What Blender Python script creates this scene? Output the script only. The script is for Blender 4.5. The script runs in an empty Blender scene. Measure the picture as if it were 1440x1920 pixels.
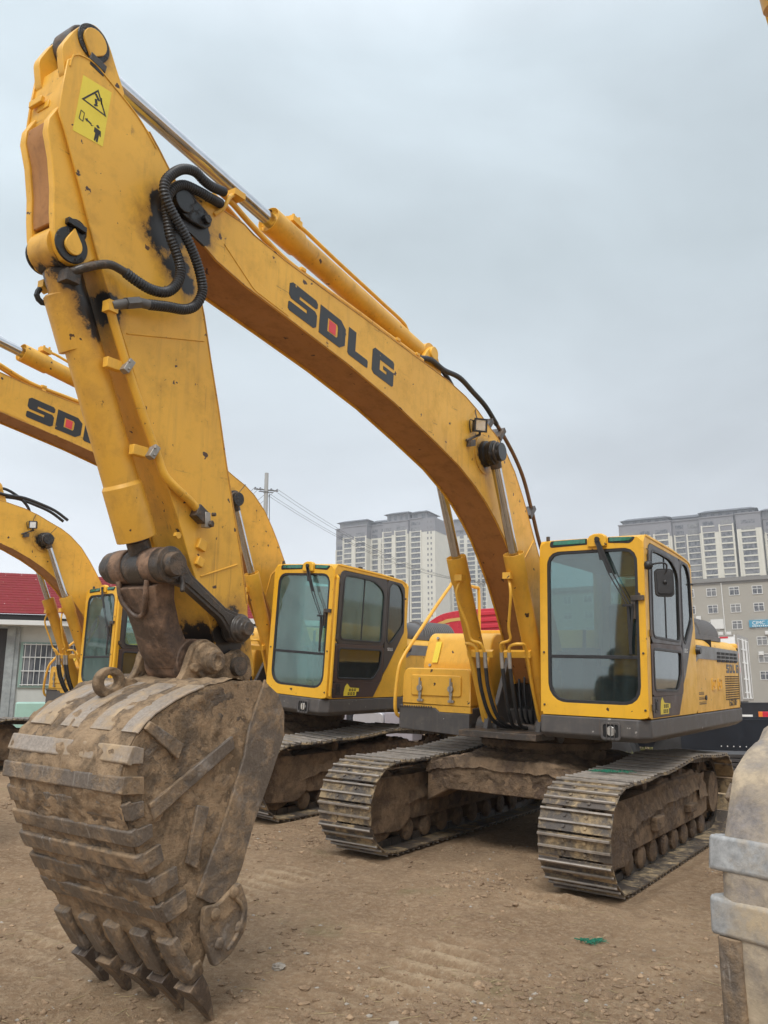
import bpy, bmesh, math, random
import numpy as np
from mathutils import Vector, Matrix, noise
random.seed(7)
R_ = math.radians
sc = bpy.context.scene
COL = sc.collection

# ------------------------------------------------------------------ camera
cd = bpy.data.cameras.new('camera')
cam = bpy.data.objects.new('camera', cd); COL.objects.link(cam)
cam.location = (0, 0, 1.44)
cam.rotation_euler = (R_(90 + 12.68), 0, 0)
cd.sensor_fit = 'VERTICAL'; cd.sensor_height = 36.0; cd.sensor_width = 27.0
cd.lens = 1569.0 / 1920 * 36
cd.clip_start = 0.05; cd.clip_end = 3000
sc.camera = cam

# ------------------------------------------------------------------ overcast daylight
SUN_EL, SUN_AZ = 50, 192          # degrees; azimuth measured clockwise from +Y
W = bpy.data.worlds.new('World'); sc.world = W; W.use_nodes = True
nt = W.node_tree; nt.nodes.clear()
N = nt.nodes.new; L = nt.links.new
out = N('ShaderNodeOutputWorld'); bg = N('ShaderNodeBackground'); L(bg.outputs[0], out.inputs[0])
sky = N('ShaderNodeTexSky'); sky.sky_type = 'NISHITA'; sky.sun_disc = False
sky.sun_elevation = R_(SUN_EL); sky.sun_rotation = R_(SUN_AZ); sky.dust_density = 4; sky.air_density = 1.2
sk = N('ShaderNodeVectorMath'); sk.operation = 'SCALE'; sk.inputs['Scale'].default_value = 0.10
L(sky.outputs[0], sk.inputs[0])
tc = N('ShaderNodeTexCoord')
mp = N('ShaderNodeMapping'); mp.inputs['Scale'].default_value = (1.0, 1.0, 2.2); mp.inputs['Location'].default_value = (3.1, .4, 1.7)
L(tc.outputs['Generated'], mp.inputs[0])
cn = N('ShaderNodeTexNoise'); cn.inputs['Scale'].default_value = 2.3; cn.inputs['Detail'].default_value = 5; cn.inputs['Roughness'].default_value = .5; cn.inputs['Distortion'].default_value = .4
L(mp.outputs[0], cn.inputs['Vector'])
sep = N('ShaderNodeSeparateXYZ'); L(tc.outputs['Generated'], sep.inputs[0])
# brightness: pale band at the horizon, darker blue-grey sheet half way up to the right, bright overhead
el = N('ShaderNodeValToRGB'); e = el.color_ramp
e.elements[0].position = 0.0; e.elements[0].color = (.80, .82, .86, 1)
e.elements[1].position = 1.0; e.elements[1].color = (1.55, 1.62, 1.72, 1)
for p, c in ((.10, (.76, .79, .84, 1)), (.22, (.65, .70, .755, 1)), (.36, (.56, .625, .675, 1)), (.48, (.51, .585, .63, 1)), (.66, (.60, .69, .75, 1)), (.8, (1.1, 1.18, 1.27, 1))):
    k = e.elements.new(p); k.color = c
L(sep.outputs['Z'], el.inputs[0])
lr = N('ShaderNodeMapRange'); lr.inputs['From Min'].default_value = -.45; lr.inputs['From Max'].default_value = .35
lr.inputs['To Min'].default_value = 1.26; lr.inputs['To Max'].default_value = .95
L(sep.outputs['X'], lr.inputs['Value'])
nr = N('ShaderNodeMapRange'); nr.inputs['From Min'].default_value = .3; nr.inputs['From Max'].default_value = .7
nr.inputs['To Min'].default_value = .84; nr.inputs['To Max'].default_value = 1.13
L(cn.outputs[0], nr.inputs['Value'])
l2 = N('ShaderNodeMapRange'); l2.inputs['From Min'].default_value = .5; l2.inputs['From Max'].default_value = .9; l2.inputs['To Min'].default_value = 1.0; l2.inputs['To Max'].default_value = 1.4  # sky right of the view brightened, added to light faces turned that way
L(sep.outputs['X'], l2.inputs['Value']); l3 = N('ShaderNodeMath'); l3.operation = 'MULTIPLY'; L(lr.outputs[0], l3.inputs[0]); L(l2.outputs[0], l3.inputs[1])
mu = N('ShaderNodeMath'); mu.operation = 'MULTIPLY'; L(l3.outputs[0], mu.inputs[0]); L(nr.outputs[0], mu.inputs[1])
cs = N('ShaderNodeVectorMath'); cs.operation = 'SCALE'; L(el.outputs[0], cs.inputs[0]); L(mu.outputs[0], cs.inputs['Scale'])
mx = N('ShaderNodeMix'); mx.data_type = 'RGBA'; mx.inputs['Factor'].default_value = .95
L(sk.outputs[0], mx.inputs['A']); L(cs.outputs[0], mx.inputs['B'])
L(mx.outputs['Result'], bg.inputs['Color']); bg.inputs['Strength'].default_value = 1.0

sd = bpy.data.lights.new('sun', 'SUN'); sd.energy = 1.9; sd.angle = R_(25); sd.color = (1, .96, .9)
sun = bpy.data.objects.new('sun', sd); COL.objects.link(sun)
az, elv = R_(SUN_AZ), R_(SUN_EL)
dv = Vector((math.sin(az) * math.cos(elv), math.cos(az) * math.cos(elv), math.sin(elv)))
sun.rotation_euler = dv.to_track_quat('Z', 'Y').to_euler()
sun.location = dv * 60
sc.view_settings.view_transform = 'Standard'; sc.view_settings.look = 'None'
sc.view_settings.exposure = 0.18; sc.view_settings.gamma = 1
sc.cycles.max_bounces = 8; sc.cycles.transparent_max_bounces = 12
sc.cycles.use_denoising = True

# ------------------------------------------------------------------ helpers
def tag(o, label=None, cat=None, group=None, kind=None):
    if label: o['label'] = label
    if cat: o['category'] = cat
    if group: o['group'] = group
    if kind: o['kind'] = kind
    return o

def empty(name, loc=(0, 0, 0), rz=0):
    o = bpy.data.objects.new(name, None); COL.objects.link(o)
    o.location = loc; o.rotation_euler = (0, 0, rz); o.empty_display_size = .3
    return o

class MB:
    """collects shapes, then links them as ONE mesh object"""
    def __init__(s): s.bm = bmesh.new(); s.mi = 0
    def m(s, i): s.mi = i; return s
    def face(s, vs):
        try: f = s.bm.faces.new(vs); f.material_index = s.mi; return f
        except ValueError: return None
    def v(s, p): return s.bm.verts.new(p)
    def obox(s, c, a, b, d):
        c, a, b, d = map(Vector, (c, a, b, d))
        vs = [s.v(c + i * a + j * b + k * d) for i in (-1, 1) for j in (-1, 1) for k in (-1, 1)]
        for f in ((0, 1, 3, 2), (4, 6, 7, 5), (0, 4, 5, 1), (2, 3, 7, 6), (0, 2, 6, 4), (1, 5, 7, 3)): s.face([vs[i] for i in f])
        return s
    def box(s, x0, x1, y0, y1, z0, z1):
        return s.obox(((x0 + x1) / 2, (y0 + y1) / 2, (z0 + z1) / 2), ((x1 - x0) / 2, 0, 0), (0, (y1 - y0) / 2, 0), (0, 0, (z1 - z0) / 2))
    def prism(s, pts, o, ux, uy, n):
        """closed 2-D outline in the frame (o, ux, uy) extruded by vector n"""
        o, ux, uy, n = map(Vector, (o, ux, uy, n))
        a = [s.v(o + ux * p[0] + uy * p[1]) for p in pts]; b = [s.v(x.co + n) for x in a]
        s.face(a[::-1]); s.face(b)
        for i in range(len(a)):
            j = (i + 1) % len(a); s.face([a[i], a[j], b[j], b[i]])
        return s
    def py(s, pts, y0, y1):      # outline in x,z ; thickness along y
        return s.prism(pts, (0, y0, 0), (1, 0, 0), (0, 0, 1), (0, y1 - y0, 0))
    def pz(s, pts, z0, z1):      # outline in x,y
        return s.prism(pts, (0, 0, z0), (1, 0, 0), (0, 1, 0), (0, 0, z1 - z0))
    def px(s, pts, x0, x1):      # outline in y,z
        return s.prism(pts, (x0, 0, 0), (0, 1, 0), (0, 0, 1), (x1 - x0, 0, 0))
    def ring(s, outer, inner, o, ux, uy, n):
        """frame between two loops with the same number of points"""
        o, ux, uy, n = map(Vector, (o, ux, uy, n)); k = len(outer)
        P = lambda p, q: s.v(o + ux * p[0] + uy * p[1] + n * q)
        A = [P(p, 0) for p in outer]; B = [P(p, 0) for p in inner]; C = [P(p, 1) for p in outer]; D = [P(p, 1) for p in inner]
        for i in range(k):
            j = (i + 1) % k
            s.face([A[j], A[i], B[i], B[j]]); s.face([C[i], C[j], D[j], D[i]])
            s.face([A[i], A[j], C[j], C[i]]); s.face([B[j], B[i], D[i], D[j]])
        return s
    def cyl(s, p0, p1, r0, r1=None, n=24, caps=True):
        p0, p1 = Vector(p0), Vector(p1); r1 = r0 if r1 is None else r1
        d = (p1 - p0).normalized(); u = d.orthogonal().normalized(); w = d.cross(u)
        a = []; b = []
        for i in range(n):
            t = 2 * math.pi * i / n; q = u * math.cos(t) + w * math.sin(t)
            a.append(s.v(p0 + q * r0)); b.append(s.v(p1 + q * r1))
        for i in range(n):
            j = (i + 1) % n; s.face([a[i], a[j], b[j], b[i]])
        if caps: s.face(a[::-1]); s.face(b)
        return s
    def lathe(s, p0, d, prof, n=24):
        """prof: (distance along d, radius)"""
        p0 = Vector(p0); d = Vector(d).normalized(); u = d.orthogonal().normalized(); w = d.cross(u); rings = []
        for (t, r) in prof:
            rings.append([s.v(p0 + d * t + (u * math.cos(2 * math.pi * i / n) + w * math.sin(2 * math.pi * i / n)) * max(r, 1e-4)) for i in range(n)])
        for a, b in zip(rings, rings[1:]):
            for i in range(n):
                j = (i + 1) % n; s.face([a[i], a[j], b[j], b[i]])
        s.face(rings[0][::-1]); s.face(rings[-1]); return s
    def tube(s, pts, r, n=10, step=None, rip=0, pitch=.012):
        pts = [Vector(p) for p in pts]
        if step: pts = smooth_path(pts, step)
        k = len(pts); rings = []; u = None
        for i, p in enumerate(pts):
            d = (pts[min(i + 1, k - 1)] - pts[max(i - 1, 0)]).normalized()
            u = d.orthogonal().normalized() if u is None else (u - d * u.dot(d)).normalized()
            w = d.cross(u); rr = r + (rip if rip and (i % 2) else 0)
            rings.append([s.v(p + (u * math.cos(2 * math.pi * j / n) + w * math.sin(2 * math.pi * j / n)) * rr) for j in range(n)])
        for a, b in zip(rings, rings[1:]):
            for i in range(n):
                j = (i + 1) % n; s.face([a[i], a[j], b[j], b[i]])
        s.face(rings[0][::-1]); s.face(rings[-1]); return s
    def ball(s, c, r, n=12, sq=(1, 1, 1)):
        c = Vector(c); prev = None
        rings = [[s.v(c + Vector((r * sq[0] * math.sin(math.pi * i / n) * math.cos(2 * math.pi * j / n), r * sq[1] * math.sin(math.pi * i / n) * math.sin(2 * math.pi * j / n), r * sq[2] * math.cos(math.pi * i / n)))) for j in range(n)] for i in range(1, n)]
        top = s.v(c + Vector((0, 0, r * sq[2]))); bot = s.v(c - Vector((0, 0, r * sq[2])))
        for j in range(n): s.face([top, rings[0][j], rings[0][(j + 1) % n]]); s.face([bot, rings[-1][(j + 1) % n], rings[-1][j]])
        for a, b in zip(rings, rings[1:]):
            for j in range(n): k = (j + 1) % n; s.face([a[j], b[j], b[k], a[k]])
        return s
    def bolt(s, p, d, r=.014, h=.012):
        d = Vector(d).normalized(); p = Vector(p); return s.cyl(p - d * .004, p + d * h, r, n=6)
    def build(s, name, mats, parent=None, bevel=0, ang=32, seg=2):
        bmesh.ops.recalc_face_normals(s.bm, faces=s.bm.faces)
        for f in s.bm.faces: f.smooth = True
        for e in s.bm.edges:
            if len(e.link_faces) != 2 or e.calc_face_angle(0) > R_(ang): e.smooth = False
        me = bpy.data.meshes.new(name); s.bm.to_mesh(me); s.bm.free()
        for m_ in (mats if isinstance(mats, (list, tuple)) else [mats]): me.materials.append(m_)
        o = bpy.data.objects.new(name, me); COL.objects.link(o)
        if parent: o.parent = parent
        if bevel:
            b = o.modifiers.new('bevel', 'BEVEL'); b.width = bevel; b.segments = seg; b.limit_method = 'ANGLE'; b.angle_limit = R_(40); b.harden_normals = False
        return o

def smooth_path(pts, step):
    out = []
    P = [pts[0] * 2 - pts[1]] + pts + [pts[-1] * 2 - pts[-2]]
    for i in range(1, len(P) - 2):
        a, b, c, d = P[i - 1:i + 3]; k = max(1, int(round((c - b).length / step)))
        for j in range(k):
            t = j / k
            out.append(.5 * ((2 * b) + (c - a) * t + (2 * a - 5 * b + 4 * c - d) * t * t + (3 * b - a - 3 * c + d) * t ** 3))
    out.append(pts[-1]); return out

def rr(x0, x1, z0, z1, r, n=5):
    """rounded rectangle; r a number or four (x1z0, x1z1, x0z1, x0z0)"""
    r = (r,) * 4 if not isinstance(r, tuple) else r; o = []
    for (cx, cz, a, q) in ((x1, z0, -90, r[0]), (x1, z1, 0, r[1]), (x0, z1, 90, r[2]), (x0, z0, 180, r[3])):
        sx = -1 if cx == x1 else 1; sz = 1 if cz == z0 else -1
        for i in range(n + 1):
            t = R_(a + 90 * i / n); o.append((cx + sx * q + q * math.cos(t), cz + sz * q + q * math.sin(t)))
    return o

def rpoly(pts, r, n=4):
    """polygon with rounded corners; r number or list"""
    o = []; k = len(pts)
    for i in range(k):
        p, a, b = Vector(pts[i]), Vector(pts[i - 1]), Vector(pts[(i + 1) % k])
        q = r[i] if isinstance(r, (list, tuple)) else r
        da, db = (a - p), (b - p); q = min(q, da.length * .48, db.length * .48)
        p0 = p + da.normalized() * q; p1 = p + db.normalized() * q
        for j in range(n + 1):
            t = j / n; v = p0 * (1 - t) ** 2 + p * 2 * t * (1 - t) + p1 * t * t; o.append((v.x, v.y))
    return o

def inset(pts, d):
    """move every point of a closed outline inward by d"""
    k = len(pts); A = sum(pts[i][0] * pts[(i + 1) % k][1] - pts[(i + 1) % k][0] * pts[i][1] for i in range(k)); s = 1 if A > 0 else -1; o = []
    for i in range(k):
        p, a, b = Vector(pts[i]), Vector(pts[i - 1]), Vector(pts[(i + 1) % k])
        e1 = (p - a).normalized(); e2 = (b - p).normalized()
        n1 = Vector((-e1.y, e1.x)) * s; n2 = Vector((-e2.y, e2.x)) * s; m = (n1 + n2)
        m = m / max(.35, m.length_squared / 2) if m.length > 1e-6 else n1
        o.append(tuple(p + m * d)) if False else o.append(((p + m * d).x, (p + m * d).y))
    return o

# ------------------------------------------------------------------ materials
def new_mat(name):
    m = bpy.data.materials.new(name); m.use_nodes = True; t = m.node_tree
    return m, t, t.nodes['Principled BSDF']
def c4(c): return (c[0], c[1], c[2], 1)
def noise_n(t, vec, scale, detail=6, rough=.6, dist=0):
    n = t.nodes.new('ShaderNodeTexNoise'); n.inputs['Scale'].default_value = scale; n.inputs['Detail'].default_value = detail
    n.inputs['Roughness'].default_value = rough; n.inputs['Distortion'].default_value = dist
    t.links.new(vec, n.inputs['Vector']); return n.outputs[0]
def rng(t, val, a, b, lo=0, hi=1):
    n = t.nodes.new('ShaderNodeMapRange'); n.inputs['From Min'].default_value = a; n.inputs['From Max'].default_value = b
    n.inputs['To Min'].default_value = lo; n.inputs['To Max'].default_value = hi; t.links.new(val, n.inputs['Value']); return n.outputs[0]
def mixc(t, fac, a, b):
    n = t.nodes.new('ShaderNodeMix'); n.data_type = 'RGBA'
    for key, v in (('Factor', fac), ('A', a), ('B', b)):
        if isinstance(v, (tuple, list)): n.inputs[key].default_value = c4(v)
        elif isinstance(v, (int, float)): n.inputs[key].default_value = v
        else: t.links.new(v, n.inputs[key])
    return n.outputs['Result']
def mathn(t, op, a, b):
    n = t.nodes.new('ShaderNodeMath'); n.operation = op
    for i, v in enumerate((a, b)):
        if isinstance(v, (int, float)): n.inputs[i].default_value = v
        else: t.links.new(v, n.inputs[i])
    return n.outputs[0]
def vec_n(t, obj=True, scale=(1, 1, 1), rand=True):
    tcn = t.nodes.new('ShaderNodeTexCoord'); mpn = t.nodes.new('ShaderNodeMapping'); mpn.inputs['Scale'].default_value = scale
    t.links.new(tcn.outputs['Object'], mpn.inputs['Vector'])
    if rand:
        oi = t.nodes.new('ShaderNodeObjectInfo'); cb = t.nodes.new('ShaderNodeCombineXYZ')
        r = mathn(t, 'MULTIPLY', oi.outputs['Random'], 37.0); t.links.new(r, cb.inputs[0]); t.links.new(r, cb.inputs[2])
        t.links.new(cb.outputs[0], mpn.inputs['Location'])
    return mpn.outputs[0]
def bump(t, bsdf, h, strength, dist):
    b = t.nodes.new('ShaderNodeBump'); b.inputs['Strength'].default_value = strength; b.inputs['Distance'].default_value = dist
    t.links.new(h, b.inputs['Height']); t.links.new(b.outputs[0], bsdf.inputs['Normal'])

def paint(name, c, rough=.42, dirt=(.16, .085, .035), grime=.25, chips=.5, chipc=(.07, .035, .02), mud=0, mudc=(.30, .21, .13), spots=(), cloudy=0):
    """worn enamel: tone drift, soft grime, rust chips, optional dried mud"""
    m, t, b = new_mat(name); v = vec_n(t)
    big = noise_n(t, v, 1.6, 5, .55); mid = noise_n(t, v, 7, 8, .65); fine = noise_n(t, v, 34, 8, .7)
    col = mixc(t, rng(t, big, .35, .7), c, (c[0] * .86, c[1] * .84, c[2] * .8))
    g = mathn(t, 'MULTIPLY', rng(t, mid, .48, .85), grime); col = mixc(t, g, col, dirt)
    # vertical streaks
    st = noise_n(t, vec_n(t, scale=(9, 9, .8)), 2.2, 5, .6); col = mixc(t, rng(t, st, .55, .85, 0, grime * .7), col, dirt)
    if chips:
        a = mathn(t, 'MULTIPLY', rng(t, fine, .655 - .03 * chips, .70 - .03 * chips), rng(t, mid, .5, .6)); col = mixc(t, a, col, chipc)
    if chips:                        # flaked spots down to brown primer, hairline scratches
        vo = t.nodes.new('ShaderNodeTexVoronoi'); vo.inputs['Scale'].default_value = 15; wv = t.nodes.new('ShaderNodeVectorMath'); wv.operation = 'ADD'; nc = t.nodes.new('ShaderNodeTexNoise'); nc.inputs['Scale'].default_value = 30; t.links.new(v, nc.inputs['Vector'])
        sc_ = t.nodes.new('ShaderNodeVectorMath'); sc_.operation = 'SCALE'; sc_.inputs['Scale'].default_value = .06; t.links.new(nc.outputs['Color'], sc_.inputs[0]); t.links.new(v, wv.inputs[0]); t.links.new(sc_.outputs[0], wv.inputs[1]); t.links.new(wv.outputs[0], vo.inputs['Vector'])
        sp_ = t.nodes.new('ShaderNodeSeparateXYZ'); t.links.new(vo.outputs['Color'], sp_.inputs[0])
        sz_ = mathn(t, 'MULTIPLY', rng(t, sp_.outputs['X'], 1 - .16 * chips - .04, 1, 0, .34), rng(t, sp_.outputs['Y'], 0, 1, .5, 1))
        fl = rng(t, mathn(t, 'SUBTRACT', sz_, vo.outputs['Distance']), 0, .03); col = mixc(t, fl, col, chipc)
        for ax in ((60, 3, 3), (3, 3, 50)):
            sn = noise_n(t, vec_n(t, scale=ax), 1.0, 2, .5); col = mixc(t, mathn(t, 'MULTIPLY', rng(t, sn, .70, .73, 0, .55 * min(1, chips)), rng(t, mid, .5, .6)), col, dirt)
        run = noise_n(t, vec_n(t, scale=(22, 22, .9)), 1.0, 3, .5); col = mixc(t, mathn(t, 'MULTIPLY', rng(t, run, .64, .74, 0, .6 * min(1, chips)), rng(t, big, .48, .6)), col, (.22, .10, .03))
    rr_ = rng(t, mid, .3, .8, rough - .08, rough + .2)
    if spots:                        # ragged black grease round the pins
        tcs = t.nodes.new('ShaderNodeTexCoord'); best = None; rag = noise_n(t, tcs.outputs['Object'], 9, 9, .7, .3)
        for (sx_, sz_, sr) in spots:
            sp = t.nodes.new('ShaderNodeSeparateXYZ'); t.links.new(tcs.outputs['Object'], sp.inputs[0])
            dx = mathn(t, 'SUBTRACT', sp.outputs['X'], sx_); dz = mathn(t, 'SUBTRACT', sp.outputs['Z'], sz_)
            d_ = mathn(t, 'SQRT', mathn(t, 'ADD', mathn(t, 'MULTIPLY', dx, dx), mathn(t, 'MULTIPLY', dz, dz)), 0)
            v_ = mathn(t, 'SUBTRACT', 1, mathn(t, 'DIVIDE', d_, sr)); best = v_ if best is None else mathn(t, 'MAXIMUM', best, v_)
        g_ = mathn(t, 'ADD', best, mathn(t, 'MULTIPLY', mathn(t, 'SUBTRACT', rag, .5), 1.5)); gf = rng(t, g_, .28, .42)
        halo = rng(t, g_, -.2, .34, 0, .55); col = mixc(t, halo, col, (.20, .09, .03)); col = mixc(t, gf, col, (.018, .015, .014)); rr_ = mathn(t, 'MULTIPLY', rr_, rng(t, gf, 0, 1, 1, .75))
    if mud:
        f = mathn(t, 'MULTIPLY', rng(t, mid, .62 - .25 * mud, .72 - .2 * mud), rng(t, big, .55 - .2 * mud, .62 - .1 * mud)); col = mixc(t, f, col, mudc)
    t.links.new(col, b.inputs['Base Color']); t.links.new(rr_, b.inputs['Roughness'])
    bump(t, b, mathn(t, 'ADD', mathn(t, 'MULTIPLY', fine, .35), mid), .12, .004)
    return m
def plain(name, c, rough=.6, metal=0, var=.12, scale=8, bs=.1, bd=.004):
    m, t, b = new_mat(name); v = vec_n(t); n = noise_n(t, v, scale, 7, .65)
    col = mixc(t, rng(t, n, .3, .72), tuple(x * (1 - var) for x in c), tuple(min(1, x * (1 + var)) for x in c))
    t.links.new(col, b.inputs['Base Color']); b.inputs['Metallic'].default_value = metal
    t.links.new(rng(t, n, .3, .7, rough - .06, rough + .1), b.inputs['Roughness'])
    if bs: bump(t, b, noise_n(t, v, scale * 5, 5, .6), bs, bd)
    return m
def muddy(name, steel, mud, amount=.5, rough=.75, scale=5, steel_rough=.5, bs=.6, bd=.02, rust=None, metal=0, wet=0, scr=0):
    """steel under dried, clotted mud"""
    m, t, b = new_mat(name); v = vec_n(t)
    big = noise_n(t, v, scale * .5, 5, .6, .3); mid = noise_n(t, v, scale * 2.2, 9, .68, .2); fine = noise_n(t, v, scale * 14, 8, .7)
    s1 = mixc(t, rng(t, fine, .35, .7), tuple(x * .7 for x in steel), tuple(x * 1.3 for x in steel))
    if rust: s1 = mixc(t, rng(t, mid, .5, .66, 0, .8), s1, rust)
    m1 = mixc(t, rng(t, mid, .35, .65), tuple(x * .66 for x in mud), tuple(x * 1.15 for x in mud))
    m1 = mixc(t, rng(t, fine, .55, .75, 0, .5), m1, tuple(x * .45 for x in mud))
    if wet:                          # darker damp mud in large uneven areas
        wn = noise_n(t, v, scale * .75, 8, .7, .5); m1 = mixc(t, rng(t, wn, .50, .60, 0, wet), m1, tuple(x * .36 for x in mud)); s1 = mixc(t, rng(t, wn, .50, .60, 0, wet * .7), s1, tuple(x * .5 for x in steel))
    if scr:                          # scrape marks running with the digging direction
        sn = noise_n(t, vec_n(t, scale=(6, 70, 6)), 1.0, 3, .6); s1 = mixc(t, rng(t, sn, .60, .70, 0, scr), s1, (.42, .38, .34))
    h = mathn(t, 'ADD', mathn(t, 'MULTIPLY', big, .6), mathn(t, 'MULTIPLY', mid, .4)); th = .62 - .26 * amount
    f = rng(t, h, th - .03, th + .09); col = mixc(t, f, s1, m1)
    t.links.new(col, b.inputs['Base Color']); t.links.new(rng(t, f, 0, 1, steel_rough, rough + .15), b.inputs['Roughness'])
    b.inputs['Metallic'].default_value = metal
    hh = mathn(t, 'ADD', mathn(t, 'MULTIPLY', f, .5), mathn(t, 'MULTIPLY', fine, mathn(t, 'ADD', mathn(t, 'MULTIPLY', f, .5), .1)))
    bump(t, b, hh, bs, bd); return m
def glass(name, tint, refl=.12, dust=(.5, .55, .55), dustf=.12):
    m = bpy.data.materials.new(name); m.use_nodes = True; t = m.node_tree; t.nodes.clear()
    o = t.nodes.new('ShaderNodeOutputMaterial'); tr = t.nodes.new('ShaderNodeBsdfTransparent'); gl = t.nodes.new('ShaderNodeBsdfGlossy'); df = t.nodes.new('ShaderNodeBsdfDiffuse')
    tr.inputs[0].default_value = c4(tint); gl.inputs['Roughness'].default_value = .04; gl.inputs[0].default_value = (.9, .95, .95, 1); df.inputs[0].default_value = c4(dust)
    fr = t.nodes.new('ShaderNodeFresnel'); fr.inputs[0].default_value = 1.5
    ad = mathn(t, 'ADD', fr.outputs[0], refl); m1 = t.nodes.new('ShaderNodeMixShader'); t.links.new(ad, m1.inputs[0]); t.links.new(tr.outputs[0], m1.inputs[1]); t.links.new(gl.outputs[0], m1.inputs[2])
    v = vec_n(t); n = noise_n(t, v, 3.5, 6, .6, .4); st = noise_n(t, vec_n(t, scale=(6, 6, .7)), 3, 5, .6)
    dn = rng(t, mathn(t, 'ADD', n, st), .7, 1.35, dustf * .4, dustf * 1.8); m2 = t.nodes.new('ShaderNodeMixShader')
    t.links.new(dn, m2.inputs[0]); t.links.new(m1.outputs[0], m2.inputs[1]); t.links.new(df.outputs[0], m2.inputs[2]); t.links.new(m2.outputs[0], o.inputs[0]); return m

YC = (.83, .455, .05)
YEL = paint('yellow_paint', YC, grime=.30, chips=.5)
YARM = paint('yellow_paint_worn', YC, grime=.42, chips=1.1)
YCAB = paint('yellow_cab_paint', (.84, .46, .028), rough=.36, grime=.2, chips=.35)
BOOMM = paint('yellow_boom_paint', YC, grime=.36, chips=.9, spots=((5.50, 4.32, .22), (1.84, 3.70, .18)))
ARMM = paint('yellow_arm_paint', YC, grime=.42, chips=1.2, spots=((5.64, 4.22, .23), (5.54, 4.02, .16), (5.72, 4.35, .11), (6.21, 3.86, .13), (6.0, 3.62, .14), (6.21, 5.02, .12), (4.97, 1.92, .22), (4.92, 1.72, .15), (5.47, 3.95, .10)))
CYLM = paint('yellow_cylinder_paint', (.74, .40, .05), grime=.4, chips=1.1, spots=((6.17, 3.76, .17), (5.98, 3.52, .15), (6.05, 3.62, .15)))
RUSTE = paint('rusty_edge', (.62, .33, .07), grime=.9, chips=2.6, chipc=(.12, .045, .025))
YDIRTY = paint('yellow_paint_muddy', (.62, .32, .04), grime=.6, chips=1.3, mud=.55)
SKIRT = paint('dark_grey_skirt', (.085, .08, .08), rough=.5, dirt=(.2, .17, .14), grime=.5, chips=.3, chipc=(.3, .28, .26))
DOORD = paint('dark_door_paint', (.045, .04, .042), rough=.35, dirt=(.16, .13, .11), grime=.3, chips=0)
LOGO = paint('logo_black', (.02, .022, .026), rough=.35, dirt=(.1, .09, .08), grime=.15, chips=.25, chipc=(.5, .28, .05))
LOGR = paint('logo_red', (.75, .05, .06), rough=.35, grime=.1, chips=.2)
GREASE = muddy('black_grease', (.012, .011, .011), (.05, .035, .025), .3, rough=.35, scale=9, steel_rough=.28, bs=.8, bd=.02)
PINM = muddy('greasy_pin_steel', (.05, .042, .036), (.13, .09, .06), .4, rough=.5, scale=9, steel_rough=.35, bs=.5, bd=.01)
RUBBER = plain('black_rubber', (.022, .023, .026), .45, 0, .3, 20, .1)
CHROME = plain('chromed_rod', (.55, .56, .58), .16, 1, .1, 10, .03)
DARKIN = plain('dark_interior', (.012, .012, .013), .7, 0, .3, 8)
BLKP = plain('black_plastic', (.022, .022, .024), .42, 0, .25, 14)
GREYM = plain('grey_hydraulic_metal', (.12, .115, .11), .5, .3, .3, 12)
ZINC = plain('dull_zinc', (.36, .34, .31), .45, .6, .2, 14)
BUCK = muddy('muddy_bucket_steel', (.125, .095, .07), (.365, .25, .148), .84, scale=5, steel_rough=.55, bs=.9, bd=.03, wet=.75)
STRIP = muddy('worn_wear_strip_steel', (.145, .115, .09), (.325, .225, .135), .5, scale=5, steel_rough=.42, bs=.6, bd=.02, wet=.55, scr=.5)
HEEL = muddy('polished_heel_steel', (.30, .25, .205), (.38, .275, .17), .55, scale=4, steel_rough=.38, bs=.4, bd=.012, scr=.4)
TOOTHM = muddy('tooth_steel', (.085, .062, .048), (.30, .205, .125), .45, scale=8, steel_rough=.4, bs=.5, bd=.01, scr=.5)
LINKM = muddy('rusty_link_steel', (.075, .048, .034), (.25, .155, .10), .62, scale=5, steel_rough=.5, bs=.6, bd=.01)
GROUS = plain('worn_grouser_edge', (.33, .29, .25), .45, .35, .35, 9, .3, .006)
PALE = muddy('pale_worn_steel', (.31, .31, .305), (.40, .31, .20), .38, scale=3, steel_rough=.45, bs=.4, bd=.008)
PALEB = muddy('pale_muddy_bucket_steel', (.21, .185, .17), (.46, .37, .26), .55, scale=4, steel_rough=.5, bs=.35, bd=.012)
TRACKM = muddy('muddy_track_steel', (.09, .075, .064), (.37, .275, .16), .50, scale=6, steel_rough=.4, bs=.8, bd=.012)
FRAMEM = muddy('muddy_track_frame', (.11, .07, .045), (.245, .165, .10), .8, scale=4, steel_rough=.65, bs=1, bd=.03, wet=.6)
GLASS = glass('teal_cab_glass', (.30, .47, .46), .10, (.28, .40, .41), .055)
GLASS2 = glass('light_teal_cab_glass', (.46, .72, .68), .05, (.36, .52, .50), .14)  # paler copy of the cab glass; brightness of sky behind put into its colour
BELLY = paint('dirty_underside_paint', (.42, .19, .055), rough=.6, grime=.7, chips=1.0, dirt=(.14, .065, .03))  # darker brown than the side plates, with heavy grime and chips
DPIPE = paint('dirty_brown_pipe', (.16, .09, .05), rough=.5, grime=.8, chips=.6)
GLASSD = glass('dark_door_glass', (.30, .38, .38), .12, (.3, .33, .33), .07)
GREENG = glass('green_lens', (.12, .55, .40), .08, (.06, .30, .20), .5)
LAMPG = plain('lamp_reflector', (.75, .75, .72), .15, .7, .1, 20)
STICK = paint('yellow_sticker', (.85, .68, .06), rough=.5, grime=.15, chips=.15)
INK = plain('black_ink', (.025, .025, .025), .6, 0, .2, 20, 0)
WHITEM = plain('white_marking', (.75, .75, .73), .5, 0, .1, 20, 0)

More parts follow.
